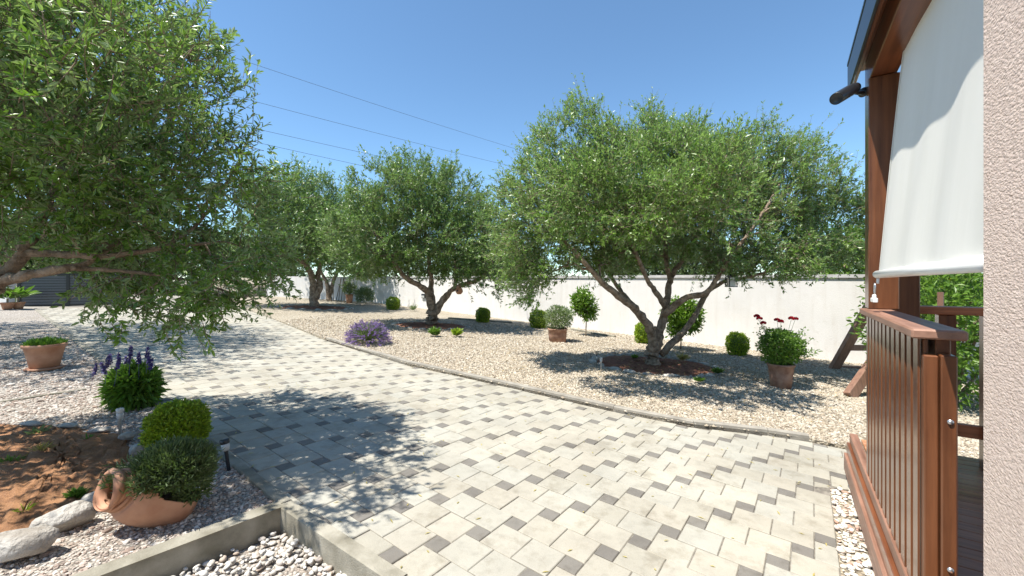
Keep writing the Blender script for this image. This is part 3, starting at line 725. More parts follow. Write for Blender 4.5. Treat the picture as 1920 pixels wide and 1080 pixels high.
tree('t1', 'largest olive tree, spreading crown over three low limbs, right of centre', 'tree', OG, T1B, [
    (px(Y, (1226, 694, 0), (1222, 668, 0), (1230, 640, 0), (1236, 615, 0)), 0.143, 0.084),
    (px(Y, (1222, 660, -.02), (1222, 625, -.1), (1196, 585, -.3), (1160, 555, -.5), (1130, 530, -.7), (1085, 480, -.9), (1030, 420, -.8)), 0.084, 0.025),
    (px(Y, (1195, 583, -.3), (1170, 555, -.1), (1150, 525, .2), (1110, 460, .5), (1060, 380, .8)), 0.050, 0.017),
    (px(Y, (1235, 625, 0), (1245, 590, .1), (1252, 555, .2), (1258, 520, .3), (1285, 480, .5), (1330, 400, .8), (1360, 320, .8)), 0.076, 0.017),
    (px(Y, (1250, 580, .1), (1228, 545, -.1), (1212, 520, -.3), (1180, 440, -.5), (1150, 330, -.4), (1120, 250, -.2)), 0.050, 0.015),
    (px(Y, (1258, 525, .3), (1250, 495, .4), (1245, 420, .6), (1240, 320, .6), (1235, 240, .4)), 0.050, 0.015),
    (px(Y, (1245, 590, 0), (1280, 562, -.2), (1325, 548, -.4), (1345, 520, -.5), (1372, 480, -.6), (1430, 400, -.7), (1470, 330, -.6)), 0.059, 0.017),
    (px(Y, (1240, 665, 0), (1275, 628, .1), (1298, 600, .1), (1320, 558, .2), (1345, 535, .3), (1410, 500, .4), (1490, 450, .5)), 0.063, 0.018),
    (px(Y, (1350, 530, .3), (1400, 520, -.2), (1460, 500, -.6), (1520, 450, -.6)), 0.029, 0.013)],
    blobs_px(Y, [(1080, 345, -.4, (.9, 1.0, 1.05)), (1088, 245, -.3, (.3, .4, .42)), (1150, 270, 0, (.35, .5, .4)), (1235, 240, 0, (.42, .5, .4)), (1290, 290, 0, (.4, .5, .4)), (1200, 320, 0, (1.0, 1.1, .8)), (1340, 350, 0, (.9, 1.0, .8)), (1405, 290, -.1, (.36, .6, .42)), (1470, 350, -.1, (.75, 1.0, .7)),
                 (1495, 300, 0, (.3, .5, .36)), (1550, 400, -.1, (.42, .6, .42)), (985, 390, -.4, (.45, .7, .6)), (1000, 470, -.4, (.75, .9, .7)), (1130, 440, 0, (1.0, 1.1, .7)), (1270, 420, .3, (1.2, .9, .65)), (1400, 440, 0, (1.0, 1.1, .55)), (1520, 455, -.2, (.6, .8, .45)), (1480, 475, -.4, (.8, .7, .32)), (1570, 450, 0, (.4, .6, .4)), (1390, 490, -.4, (.6, .7, .3)), (1480, 400, 0, (.8, .8, .5)),
                 (975, 520, -.5, (.45, .7, .42)), (1450, 495, -.6, (.85, .7, .2)), (1180, 370, -2.1, (.7, .6, .42)), (1290, 365, -2.2, (.7, .6, .42)), (1345, 340, -2.0, (.5, .5, .4)), (1060, 390, -1.8, (.6, .6, .45)), (1260, 350, -1.2, (.9, .7, .7))]),
    21, ncl=520, ntw=35, nlf=14, L=.054, W=.019, tw=(.12, .32), md=.215, spread=.085, droop=.3)
Y = T2B[1]
tree('t2', 'middle olive tree with forked trunk beside the purple lavender', 'tree', OG, T2B, [
    (px(Y, (809, 616, 0), (809, 598, 0), (811, 583, 0)), .19, .14),
    (px(Y, (811, 585, 0), (804, 552, 0), (789, 537, -.2), (756, 516, -.5), (725, 470, -.7), (690, 420, -.6)), .12, .03),
    (px(Y, (811, 580, 0), (808, 545, .2), (809, 518, .4), (800, 460, .5), (790, 380, .4)), .10, .03),
    (px(Y, (812, 590, 0), (822, 575, 0), (838, 553, 0), (857, 538, -.2), (907, 518, -.5), (930, 470, -.6)), .12, .03),
    (px(Y, (853, 540, -.2), (854, 505, 0), (850, 450, .3), (860, 380, .3)), .06, .02)],
    blobs_px(Y, [(745, 385, 0, (1.3, 1.6, 1.0)), (830, 385, .2, (1.2, 1.6, .95)), (700, 450, -.3, (1.0, 1.5, 1.0)), (800, 450, 0, (1.5, 1.8, .9)), (885, 440, 0, (.9, 1.5, 1.0)), (700, 488, -.4, (.7, 1.2, .45)),
                 (900, 515, -.5, (.8, .9, .3)), (780, 345, .2, (.9, 1.0, .55)), (750, 320, 0, (.25, .4, .35))]),
    22, ncl=240, ntw=30, nlf=14, L=.08, W=.029, tw=(.18, .38), md=.33, spread=.12, m='olive_far', droop=.3)
Y = T3B[1]
tree('t3', 'farther olive tree with leaning dark trunk, left of the lavender', 'tree', OG, T3B, [
    (px(Y, (590, 582, 0), (588, 565, 0), (588, 545, 0), (585, 519, 0), (573, 496, -.1), (552, 478, -.2), (520, 430, -.3)), .19, .05),
    (px(Y, (592, 560, 0), (600, 535, .1), (597, 515, .2), (600, 470, .4), (590, 400, .5)), .13, .04)],
    blobs_px(Y, [(545, 385, 0, (1.5, 1.8, 1.1)), (570, 440, 0, (2.0, 2.0, 1.2)), (600, 400, .3, (1.2, 1.6, 1.0)), (500, 460, -.2, (1.2, 1.5, .8)), (630, 465, -.3, (1.1, 1.5, .6)), (600, 355, .2, (.6, .8, .45)), (520, 365, 0, (.8, .8, .6))]),
    23, ncl=200, ntw=25, nlf=13, L=.105, W=.038, tw=(.3, .6), md=.42, spread=.25, m='olive_far', droop=.0)
Y = T4B[1]
tree('t4', 'small two-stemmed olive behind the leaning trunk, against the far wall', 'tree', OG, T4B, [
    (px(Y, (617, 566, 0), (616, 554, 0), (613, 531, 0), (603, 512, 0), (590, 480, 0)), .14, .04),
    (px(Y, (618, 560, 0), (624, 531, .1), (633, 510, .2), (655, 470, .3)), .11, .04)],
    blobs_px(Y, [(650, 440, 0, (1.8, 1.8, 1.3)), (690, 455, 0, (1.3, 1.4, .9)), (600, 450, .4, (1.4, 1.4, 1.0))]),
    24, ncl=110, ntw=20, nlf=12, L=.13, W=.04, tw=(.3, .7), md=.5, spread=.3, m='olive_far')
# near olive at the left
Y = 2.65; NB = np.array([-4.35, 2.5, H(-4.35, 2.5)])
tree('t5', 'near olive tree overhanging the paving at left, trunk out of frame', 'tree', OG, NB, [
    ([NB-[0, 0, .1], NB+[.05, 0, .5], NB+[.15, .03, 1.0]], .17, .12),
    ([NB+[.12, .03, .9], *px(Y, (-60, 545, -.1), (0, 518, 0), (38, 487, 0), (53, 459, 0), (78, 418, .1), (110, 330, .2), (150, 200, .3))], .05, .012),
    (px(Y, (-10, 520, 0), (19, 506, 0), (41, 482, 0), (85, 474, 0), (189, 481, .1), (252, 474, .2), (315, 463, .3), (400, 455, .5)), .035, .012),
    ([NB+[.12, .03, .85], *px(Y, (-40, 550, -.1), (0, 531, -.1), (57, 515, -.1), (126, 503, 0), (164, 493, .1), (240, 440, .3))], .05, .014),
    (px(Y, (130, 503, 0), (175, 505, .1), (236, 509, .2), (315, 518, .3), (390, 535, .45), (460, 560, .5)), .018, .007),
    (px(Y, (300, 468, .3), (370, 420, .5), (420, 350, .6), (450, 300, .6)), .016, .006),
    (px(Y, (315, 518, .3), (250, 560, .2), (262, 600, .2)), .007, .003),
    ([NB+[.15, .03, .95], NB+[.0, .3, 1.7], NB+[.3, .6, 2.5], NB+[.8, .9, 3.1]], .06, .015),
    ([NB+[.15, .03, .95], NB+[.4, -.3, 1.7], NB+[.7, -.2, 2.3]], .06, .015)],
    [((-3.4, 2.75, 2.5), (1.55, 1.2, .95)), ((-2.55, 2.9, 1.95), (.8, .75, .65)), ((-3.4, 2.8, 3.15), (1.05, 1.0, .65)), ((-2.3, 2.95, 1.35), (.7, .55, .32)), ((-1.9, 3.0, 1.32), (.42, .4, .2)), ((-2.2, 3.1, 1.6), (.6, .5, .35)),
     ((-3.0, 3.0, 1.55), (.9, .6, .3)), ((-4.0, 2.75, 2.9), (.8, .75, .7)), ((-2.75, 2.3, 2.7), (.8, .7, .5)), ((-1.85, 1.8, 2.5), (.36, .4, .22)), ((-1.95, 2.25, 2.6), (.4, .4, .28))],
    25, ncl=240, ntw=25, nlf=15, L=.046, W=.0148, tw=(.12, .26), md=.19, spread=.08, limb_r=.012, droop=.5, up=.35, six=True,
    holes=[((-.6, .6, 1.4), 1.45)])
LB = np.array([-8.6, 6.4, H(-8.6, 6.4)])
tree('t6', 'olive tree behind the near one, shading the far paving at left', 'tree', OG, LB, [
    ([LB-[0, 0, .1], LB+[.1, 0, .7], LB+[.3, .1, 1.3], LB+[.8, .2, 2.2]], .18, .06),
    ([LB+[.2, 0, 1.0], LB+[1.0, .3, 1.8], LB+[2.0, .5, 2.2]], .09, .03),
    ([LB+[.2, 0, 1.0], LB+[-.2, -.8, 2.0], LB+[0, -1.2, 2.6]], .08, .03)],
    [(LB+[.6, 0, 2.9], (2.0, 1.8, 1.1)), (LB+[1.9, .4, 2.4], (1.1, 1.0, .8)), (LB+[.8, 1.6, 2.5], (1.3, 1.0, .8)), (LB+[2.1, -.3, 3.0], (1.0, .9, .8)), (LB+[1.5, -1.6, 2.7], (1.3, 1.1, .6)), (LB+[2.6, -1.3, 2.8], (1.0, .9, .5)), (LB+[.3, -2.6, 2.9], (1.3, 1.0, .6)), (LB+[-.6, 2.0, 2.8], (1.4, 1.2, .6)), (LB+[-2.2, .6, 2.8], (1.4, 1.2, .6))],
    26, ncl=270, ntw=22, nlf=12, L=.075, W=.022, tw=(.22, .45), md=.33, spread=.2, m='olive_far')
# ------------------------------------------------------------------ trees beyond the walls
for k, (cx, cy, Yc, hh, ww, lab) in enumerate([
        (120, 470, 22, 3.6, 3.4, 'dark green tree beyond the slatted gate'),
        (360, 470, 27, 4.0, 3.6, 'dark green tree beyond the entrance, behind the drooping branches'),
        (500, 490, 26, 3.4, 2.6, 'dark green tree just behind the shaded far wall'),
        (740, 480, 25, 3.4, 3.2, 'dark green tree behind the wall left of the middle olive'),
        (235, 492, 20, 2.2, 2.4, 'low dark tree beyond the gate end, behind the drooping olive branches'),
        (40, 490, 20, 2.4, 2.6, 'low dark tree beyond the gate at the left picture edge'),
        (930, 490, 19, 2.7, 2.4, 'low dark tree behind the wall between two olive trees'),
        (1250, 490, 15, 2.3, 2.2, 'dark shrub-like tree behind the wall seen through the largest olive'),
        (1585, 480, 13, 1.9, .9, 'light green tree top behind the wall beside the wooden post')]):
    b = at(cx, 600, Yc); b[2] = H(b[0], b[1]); top = at(cx, cy, Yc)[2]
    c = np.array([b[0], b[1], top-hh*.15])
    tree('bg', lab, 'tree', 'trees beyond the garden wall', b, [([b-[0, 0, .2], b+[.1, 0, 1.0], c], .16, .05)],
         [(c, (ww, 1.6, hh*.42)), (c+[ww*.4, .3, hh*.2], (ww*.5, 1.2, hh*.3)), (c+[-ww*.45, 0, hh*.1], (ww*.5, 1.2, hh*.32))],
         60+k, ncl=110, ntw=18, nlf=13, L=.13, W=.06, tw=(.25, .6), md=.45, spread=.28, m='dark_green' if k != 8 else 'green', kname='garden_tree')
# ------------------------------------------------------------------ clipped box bushes
def boxball(px_, pyb, wpx, hpx, label, seed, p=2.6, n=4200, L=.03, six=False, group='clipped box bushes', dz=BED):
    b = G(px_, pyb, dz); k = b[1]/FPX; r, h = wpx*k/2*float(b[1]/np.hypot(b[0], b[1])), hpx*k/2; rg = np.random.default_rng(seed)
    e = empty('box_bush', b, label, 'bush', group); c = b+[0, r*.6, h*.96]; e.location = [float(v) for v in (c[0], c[1], b[2])]
    m1 = MB(); V = ico(3)[0]; sc = 1/(np.abs(V)**p).sum(1)**(1/p); m1.add(V*sc[:, None]*np.array([r, r, h])*.86+c, ico(3)[1]); m1.build('dark_core', M['dark_green'], e, True)  # solid dark ball added as the bush's shaded inside, no real twigs
    m2 = MB(); m2.add(*bush(rg, c, (r, r, h), n, L, L*.6, .2, .9, .84, p, six)); m2.add(*bush(rg, c, (r*1.07, r*1.07, h*1.07), n//12, L*1.2, L*.6, .5, .9, .9, p, six)); m2.build('foliage', M['box'], e); return e
boxball(735, 581, 24, 24, 'small clipped box ball farthest along the wall, left of the middle olive', 1, 3)
boxball(905, 605, 25, 27, 'clipped box ball by the wall just right of the middle olive trunk', 2, 3)
boxball(1011, 616, 34, 34, 'clipped box ball half behind the square clay pot', 3)
boxball(1207, 645, 27, 39, 'clipped box ball left of the largest olive trunk', 4)
boxball(1388, 668, 40, 43, 'clipped box ball between largest olive and potted rose', 5)
boxball(314, 858, 104, 92, 'big squarish clipped box bush behind the lying clay jug', 6, 3.6, 15000, .021, True, dz=LBED)
# ------------------------------------------------------------------ pots and plants
def pot(e, b, rt, rb_, h, m, sq=0, rim=.025, k=40):
    mb = MB(); prof = [(.0, .0), (rb_, .0), (rb_+(rt-rb_)*.5, h*.5), (rt*.97, h-rim*1.4), (rt*1.05, h-rim*1.3), (rt*1.06, h-.004), (rt*1.02, h), (rt*.93, h), (rt*.9, h-.02), (rt*.88, h*.8)]
    mb.add(*lathe(prof, b, k=k, sq=sq)); mb.build('pot', m, e, True)
    mb = MB(); mb.add(*lathe([(.001, h*.86), (rt*.5, h*.875), (rt*.9, h*.86)], b, k=k, sq=sq)); mb.build('soil', M['potsoil'], e, True)
def HC(b): return float(b[1]/np.hypot(b[0], b[1]))
def stems(rg, b, n, h, sp, r=.004, lean=.5):
    a = rg.random(n)*2*pi; q = rg.random(n)**.5*sp; tip = b+np.column_stack([np.cos(a)*q, np.sin(a)*q, h*(.75+.3*rg.random(n))-q*.3*lean])
    base = b+np.column_stack([np.cos(a)*q*.15, np.sin(a)*q*.15, np.zeros(n)]); t = np.linspace(0, 1, 5)[None, :, None]
    mid = (base+tip)/2+np.column_stack([np.cos(a)*q*.05, np.sin(a)*q*.05, h*.06*np.ones(n)])
    L = (1-t)**2*base[:, None]+2*t*(1-t)*mid[:, None]+t*t*tip[:, None]
    return L, tubes(L, np.full((n, 5), r), 4, False)
# rose in clay pot
b = G(1464, 726, BED); rg = np.random.default_rng(31)
e = empty('potted_rose', b, 'red rose bush in a weathered clay pot on the gravel near the deck', 'potted plant')
s = b[1]/FPX
hc = HC(b); pot(e, b, 26*s*hc, 20*s*hc, 45*s, M['terracotta_old'])
top = b+[0, 0, 43*s]
L_, (V, F) = stems(rg, top, 26, 68*s, 48*s, .003); mb = MB(); mb.add(V, F)
ext_tip = [at(1540, 657, b[1]-.1), at(1525, 655, b[1]), at(1500, 640, b[1]), at(1430, 610, b[1])]
for q in ext_tip: mb.add(*tube(smooth_line([top, (top+q)/2+[0, 0, -.02], q], 3), .003, 4))
fl = [at(1424, 598, b[1]-.05), at(1431, 607, b[1]-.1), at(1419, 594, b[1]+.05), at(1457, 601, b[1]+.05), at(1464, 604, b[1]), at(1484, 598, b[1]-.03), at(1491, 599, b[1]+.04)]
for q in fl: mb.add(*tube(smooth_line([top+[0, 0, .05], (top+q)/2+[0, 0, .03], q], 3), .0025, 4))
rs_ = mb.build('stem', M['dark_green'], e)
mb = MB(); mb.add(*bush(rg, top+[0, 0, 32*s], (46*s*hc, 42*s*hc, 34*s), 5200, .036, .021, .3, .6, .35))
for L1 in L_:
    P = L1[2:].repeat(9, 0)+rg.normal(size=(27, 3))*.02; mb.add(*leafm(P, rg.normal(size=(27, 3))+[0, 0, .4], rg.normal(size=(27, 3))+[0, 0, 1], .035, .02))
for q in ext_tip:
    t = rg.random(60)[:, None]**.6; P = (top*(1-t)+q*t)+rg.normal(size=(60, 3))*.018; mb.add(*leafm(P, nrm(q-top)*.8+rg.normal(size=(60, 3))*.6, rg.normal(size=(60, 3))+[0, 0, 1], .04, .02))
mb.build('foliage', M['green'], e)
for q in fl:
    mb = MB(); n = 46; u = runit(rg, n); u[:, 2] = np.abs(u[:, 2])*.7; mb.add(*leafm6(q+u*.012, u+[0, 0, .3], nrm(rg.normal(size=(n, 3)))+u*.5, .034, .034, .25)); mb.build('flower', M['rose'], rs_)
# square clay pot with shrub
b = G(1045, 640, BED); s = b[1]/FPX; rg = np.random.default_rng(32)
e = empty('potted_shrub', b, 'grey green shrub in a square brown clay pot below the olive branches', 'potted plant')
pot(e, b, 17*s, 15*s, 25*s, M['terracotta_old'], sq=8)
mb = MB(); V, F = stems(rg, b+[0, 0, 22*s], 10, 40*s, 20*s, .005)[1]; mb.add(V, F); mb.build('stem', M['bark'], e)
mb = MB(); mb.add(*bush(rg, b+[3*s, 0, 44*s], (27*s, 24*s, 23*s), 2400, .06, .022, .5, .8, .3)); mb.build('foliage', M['grey_green'], e)
# lavender
def lav(b, r, h, label, nfl, seed, name='lavender', cat='lavender'):
    rg = np.random.default_rng(seed); e = empty(name, b, label, cat)
    mb = MB(); mb.add(*bush(rg, b+[0, 0, h*.35], (r*.72, r*.72, h*.45), 3500, .05, .006, .6, .7, .2, low=-.3)); mb.build('foliage', M['grey_green'], e)
    n = nfl; a = rg.random(n)*2*pi; el = np.arccos(rg.random(n)*.95); u = np.column_stack([np.sin(el)*np.cos(a), np.sin(el)*np.sin(a), np.cos(el)])
    tip = b+u*np.array([r, r, h])*(.82+.22*rg.random((n, 1)))+[0, 0, .02]
    b0 = b+[0, 0, h*.15]; t = np.linspace(0, 1, 4)[None, :, None]; mid = b0+(tip-b0)*.5+[0, 0, h*.08]
    L1 = (1-t)**2*b0+2*t*(1-t)*mid[:, None]+t*t*tip[:, None]
    mb = MB(); mb.add(*tubes(L1, np.full((n, 4), .0018), 3, False)); mb.build('stem', M['grey_green'], e)
    d = nrm(tip-mid); P = (tip[:, None]-d[:, None]*np.linspace(0, .075, 9)[None, :, None]).reshape(-1, 3).repeat(3, 0)
    dd = d.repeat(27, 0); mb = MB(); mb.add(*leafm(P, dd*.5+rg.normal(size=P.shape)*.6, rg.normal(size=P.shape), .018, .011)); mb.build('flower_spikes', M['lavender'], e)
    return e
b = G(690, 645, BED); s = b[1]/FPX
lav(b, 44*s, 46*s, 'round purple lavender bush at the kerb, left of centre', 420, 33)
b = G(787, 586, BED); s = b[1]/FPX
tuft_late = (775, 582)
# sage with blue flower spikes
b = G(232, 768, LBED); s = b[1]/FPX; rg = np.random.default_rng(35)
e = empty('flowering_sage', b, 'leafy sage with dark blue flower spikes beside the paving at left', 'flower')
mb = MB(); hc = HC(b); mb.add(*bush(rg, b+[0, .1, 34*s], (50*s*hc, 44*s*hc, 38*s), 1700, .10, .027, -.2, .8, .45, low=-.75, six=True))
mb.add(*bush(rg, b+[0, .1, 54*s], (49*s*hc, 42*s*hc, 16*s), 520, .08, .02, .8, .5, .2, six=True)); mb.build('foliage', M['green'], e)
tips = [(181, 682), (190, 680), (203, 668), (206, 664), (222, 662), (224, 671), (246, 650), (243, 672), (260, 661), (262, 668), (277, 652), (280, 665), (285, 672), (236, 668)]
for x, y in tips:
    q = at(x, y, b[1]+rg.normal()*.1); p = q+[rg.normal()*.02, rg.normal()*.02, -.25]
    mb = MB(); mb.add(*tube([p, (p+q)/2, q], .002, 4)); t = rg.random(110)[:, None]; P = q+(p-q)*t*.42+rg.normal(size=(110, 3))*.0025
    u = runit(rg, 110); mb.add(*leafm(P, u*[1, 1, .4]+[0, 0, .3], rg.normal(size=(110, 3)), .022*(1.1-.5*(1-t[:, 0])), .012)); mb.build('flower_spike', M['salvia_flower'], e)
# pot with succulents
b = G(48, 699, LBED); s = b[1]/FPX; rg = np.random.default_rng(36)
e = empty('potted_succulent', b+[0, .2, 0], 'low green succulent in a wide clay pot with saucer at left edge', 'potted plant'); b = b+[0, .2, 0]
mb = MB(); mb.add(*lathe([(0, 0), (25*s, 0), (28*s, .02), (26*s, .028), (0, .024)], b)); mb.build('saucer', M['terracotta'], e, True)
pot(e, b+[0, 0, .024], 29*s, 20*s, 46*s, M['terracotta'], rim=.03)
mb = MB(); mb.add(*bush(rg, b+[0, 0, 46*s], (27*s, 27*s, 10*s), 900, .06, .014, .7, .6, .1, low=0, six=True)); mb.build('foliage', M['green'], e)
# two clay bowls near the gate
for k, (x, lab, r) in enumerate(((14, 'broad-leaved plant in the left of two small clay bowls near the gate', 13), (34, 'broad-leaved plant in the right of two small clay bowls near the gate', 13))):
    b = G(x, 580-k, 0); s = b[1]/FPX; rg = np.random.default_rng(37+k)
    e = empty('potted_plant', b, lab, 'potted plant', 'small clay bowls near the gate')
    pot(e, b, r*s*.7, 6*s, 13*s, M['terracotta'])
    mb = MB(); a = rg.random(26)*2*pi; q = b+[0, 0, 18*s]
    D = np.column_stack([np.cos(a)*.8, np.sin(a)*.8, .35+.8*rg.random(26)]); mb.add(*leafm6(np.tile(q, (26, 1))+D*.05, D, [0, 0, 1.]+rg.normal(size=(26, 3))*.3, .42, .10, .2)); mb.build('foliage', M['green'], e)
    mb = MB(); mb.add(*tube([b+[0, 0, 8*s], b+[0, 0, 20*s]], .02, 8)); mb.build('stem', M['twig'], e)
# small citrus trees by the wall
def small_tree(x, y, hpx, cr, label, seed, m='citrus', n=2400, L=.09):
    b = G(x, y, BED); s = b[1]/FPX; rg = np.random.default_rng(seed); e = empty('citrus_tree', b, label, 'tree')
    c = b+[0, 0, (hpx-cr[2])*s]; mb = MB(); mb.add(*tube(smooth_line([b-[0, 0, .05], b+[.02, 0, (hpx*.4)*s], c], 4), .014, 7))
    for k in range(14):
        q = c+runit(rg, 1)[0]*np.array(cr)*s*.8; mb.add(*tube(smooth_line([c-[0, 0, cr[2]*s*.6], (c+q)/2, q], 3), .006, 5))
    mb.build('trunk', M['bark'], e, True); mb = MB(); mb.add(*bush(rg, c, np.array(cr)*s*.72, n//3, L, L*.42, .1, .7, .0))
    for k in range(11):
        q = c+runit(rg, 1)[0]*np.array(cr)*s*.62; mb.add(*bush(rg, q, np.array(cr)*s*rg.uniform(.28, .5), n//14, L, L*.42, .1, .6, .0))
    mb.build('crown', M[m], e); return e
small_tree(1098, 630, 92, (30, 26, 32), 'slender young citrus tree before the wall, right of the square pot', 41)
small_tree(1276, 656, 105, (42, 34, 44), 'bushy young citrus tree behind the largest olive trunk', 42, n=3600)
# far plants at the wall
b = G(655, 568, BED); s = b[1]/FPX; rg = np.random.default_rng(43)
e = empty('potted_plant', b, 'leafy plant in a tall clay pot at the far wall', 'potted plant')
pot(e, b, 7*s, 5*s, 16*s, M['terracotta']); mb = MB(); mb.add(*bush(rg, b+[0, 0, 26*s], (13*s, 10*s, 12*s), 500, .12, .05, .4, .8, .2)); mb.build('foliage', M['grey_green'], e)
b = G(684, 573, BED); s = b[1]/FPX; mb = MB(); mb.add(*bush(rg, b+[0, 0, 17*s], (17*s, 14*s, 17*s), 1600, .10, .03, .4, .8, .2, low=-.7))
tag(mb.own('silver_shrub', M['grey_green'], b), 'loose silvery shrub in the corner of the white walls', 'shrub')
e = empty('bamboo_canes', G(640, 565.5, BED), 'bunch of thin bare canes leaning on the far wall', 'canes'); b = G(640, 565.5, BED)
for k in range(8):
    q = b+[(k-4)*.13, 0, 0]; mb = MB(); mb.add(*tube(smooth_line([q, q+[rg.normal()*.1, .25, 1.1]], 3), .018, 5)); mb.build('cane', M['twig'], e)
# little plants in the soil rings and the soil bed
def tuft(x, y, r, h, m, label, seed, n=160, L=.08, W=.03, dz=BED+.03, name='small_plant', cat='plant', group='seedlings in the soil'):
    b = G(x, y, dz); s = b[1]/FPX; rg = np.random.default_rng(seed); a = rg.random(n)*2*pi; q = rg.random(n)**.6
    D = np.column_stack([np.cos(a)*q, np.sin(a)*q, .35+.6*rg.random(n)]); P = b+D*np.array([r*s*.5, r*s*.5, h*s*.5])*rg.random((n, 1))
    mb = MB(); mb.add(*leafm6(P, D, rg.normal(size=(n, 3))*.4+[0, 0, 1.], L*(.6+.6*rg.random(n)), W)); return tag(mb.own(name, M[m], b), label, cat, group)
tuft(815, 629, 10, 16, 'green', 'leafy green plant at the foot of the middle olive trunk', 51, 200, .14, .05)
tuft(857, 630, 9, 14, 'box', 'yellow green plant right of the middle olive trunk', 52, 160, .14, .05)
tuft(1345, 700, 14, 12, 'green', 'small green weed on the right rim of the biggest soil ring', 53, 200, .07, .025)
tuft(1312, 716, 12, 8, 'green', 'low green weed at the front right of the biggest soil ring', 54, 160, .06, .02)
tuft(1280, 676, 14, 18, 'straw', 'dry yellowish tuft right behind the largest olive trunk', 55, 120, .12, .01)
tuft(*tuft_late, 9, 17, 'grey_green', 'tiny dry tuft at the foot of the white wall', 34, 120, .16, .012)
tuft(1190, 672, 10, 6, 'green', 'low green weed left behind the largest olive trunk', 56, 150, .06, .02)
tuft(75, 815, 22, 16, 'grey_green', 'pale thistle rosette in the soil bed', 57, 40, .06, .016, 0)
tuft(165, 828, 14, 8, 'green', 'small weed near the back of the soil bed', 58, 50, .05, .01, 0)
tuft(75, 850, 20, 10, 'straw', 'thin grass tuft in the middle of the soil bed', 59, 60, .07, .006, 0)
tuft(18, 870, 25, 12, 'green', 'grass tuft in the soil bed at the picture edge', 60, 50, .05, .008, 0)
tuft(143, 935, 16, 18, 'green', 'dark green seedling beside the clay jug mouth', 61, 120, .05, .015, 0)
tuft(45, 962, 14, 10, 'box', 'light green grass tuft at the front of the soil bed', 62, 30, .05, .006, 0)
# ------------------------------------------------------------------ clay jug
JL = [(368, 936, 2.30, 0), (367.5, 936, 2.298, 16), (365, 936, 2.292, 30), (357, 935, 2.28, 42), (340, 934, 2.253, 48.5), (316, 932, 2.215, 51), (290, 930, 2.173, 52), (270, 927, 2.14, 50.5), (254, 923, 2.113, 46), (244, 920, 2.097, 41),
      (236, 918, 2.083, 36), (231, 917, 2.074, 33.5), (229, 916.5, 2.070, 35), (226, 916.5, 2.064, 35), (223, 917, 2.058, 31), (217, 917, 2.047, 28.5), (211, 918, 2.035, 29.5), (206, 919, 2.025, 31.5), (203.5, 919.5, 2.021, 33), (202.5, 919.5, 2.019, 32), (204, 919.5, 2.022, 29.5), (210, 919, 2.033, 26.5), (217, 918, 2.046, 25.5), (230, 917, 2.072, 29), (246, 921, 2.10, 36)]
JI = np.arange(0, len(JL)-1+.001, .25); JA = np.array(JL, float); JL = np.column_stack([np.interp(JI, np.arange(len(JA)), JA[:, c_]) for c_ in range(4)])
s = 2.165/FPX; k = 160; Cn = np.array([at(a_, b_, c_) for a_, b_, c_, _ in JL]); Rn = np.array([r_*s for *_, r_ in JL])
jc = Cn[6]; jb = np.array([jc[0], jc[1], H(jc[0], jc[1])]); e = empty('planted_jug', jb, 'terracotta jug lying on its side, planted with a dark bushy herb', 'potted plant'); rg = np.random.default_rng(71)
mid_ = 76; Tn = nrm(np.gradient(Cn, axis=0)); Tn[mid_:] = nrm(Cn[76]-Cn[60]); Tn[:12] = Tn[12]
VV = []; th_ = np.arange(k)*2*pi/k
for c_, r_, t_ in zip(Cn, Rn, Tn):
    a_ = nrm(np.cross([0, 0, 1.], t_)); b_ = np.cross(t_, a_); VV.append(c_+r_*(np.outer(np.cos(th_), a_)+np.outer(np.sin(th_), b_)*.98))
V = np.concatenate(VV); nr = len(Cn); j = np.arange(nr-1)[:, None]*k; q = np.arange(k)[None]; q2 = (q+1) % k
F = np.stack(np.broadcast_arrays(j+q, j+q2, j+k+q2, j+k+q), -1).reshape(-1, 4); ring_i = np.arange(len(F))//k
hz = V[F].mean(1)[:, 2]-Cn[ring_i, 2]
cut = (ring_i >= 1) & (ring_i <= 33) & (hz > (.20+.5*np.clip((ring_i-22)/11, 0, 1)**2)*50*s)
mb = MB(); mb.add(V, F[~cut]); o = mb.build('jug', M['terracotta'], e, True)
sm = o.modifiers.new('thick', 'SOLIDIFY'); sm.thickness = .011; sm.offset = -1
mb = MB(); VS = []
for i_ in range(6, 34, 4):
    c_, r_, t_ = Cn[i_], Rn[i_]*.93, Tn[i_]; a_ = nrm(np.cross([0, 0, 1.], t_)); h_ = .02*48*s; wd_ = max(0, r_*r_-h_*h_)**.5; VS += [c_+a_*wd_+[0, 0, h_], c_+[0, 0, h_+.008], c_-a_*wd_+[0, 0, h_]]
i_ = np.arange(6)[:, None]*3; mb.add(np.array(VS), np.concatenate([i_+np.array([0, 3, 4, 1]), i_+np.array([1, 4, 5, 2])])); mb.build('soil', M['potsoil'], e, True)
n = 90; jo = at(308, 922, 2.20); hc = .78
L_, (V, F) = stems(rg, jo, n, 62*s, 76*s, .0022, .5); mb = MB(); mb.add(V, F); mb.build('stem', M['twig'], e)
mb = MB(); mb.add(*bush(rg, at(362, 915, 2.24), (30*s, 34*s, 22*s), 900, .032, .0065, .3, .8, .2, six=True)); cf = at(326, 882, 2.2)
V6, _ = bush(rg, cf, (84*s*hc, 74*s*hc, 52*s), 7500, .034, .0065, .5, .8, .4, low=-.6, six=True); V6 = V6.reshape(-1, 6, 3)
V6 = V6[(((V6[:, 0]-jc)@Tn[44]) < 44*s) | (V6[:, 0, 2] > jc[2]+52*s)]; i6 = np.arange(len(V6))[:, None]*6; mb.add(V6.reshape(-1, 3), np.concatenate([i6+np.array([0, 1, 2, 3]), i6+np.array([0, 3, 4, 5])]))
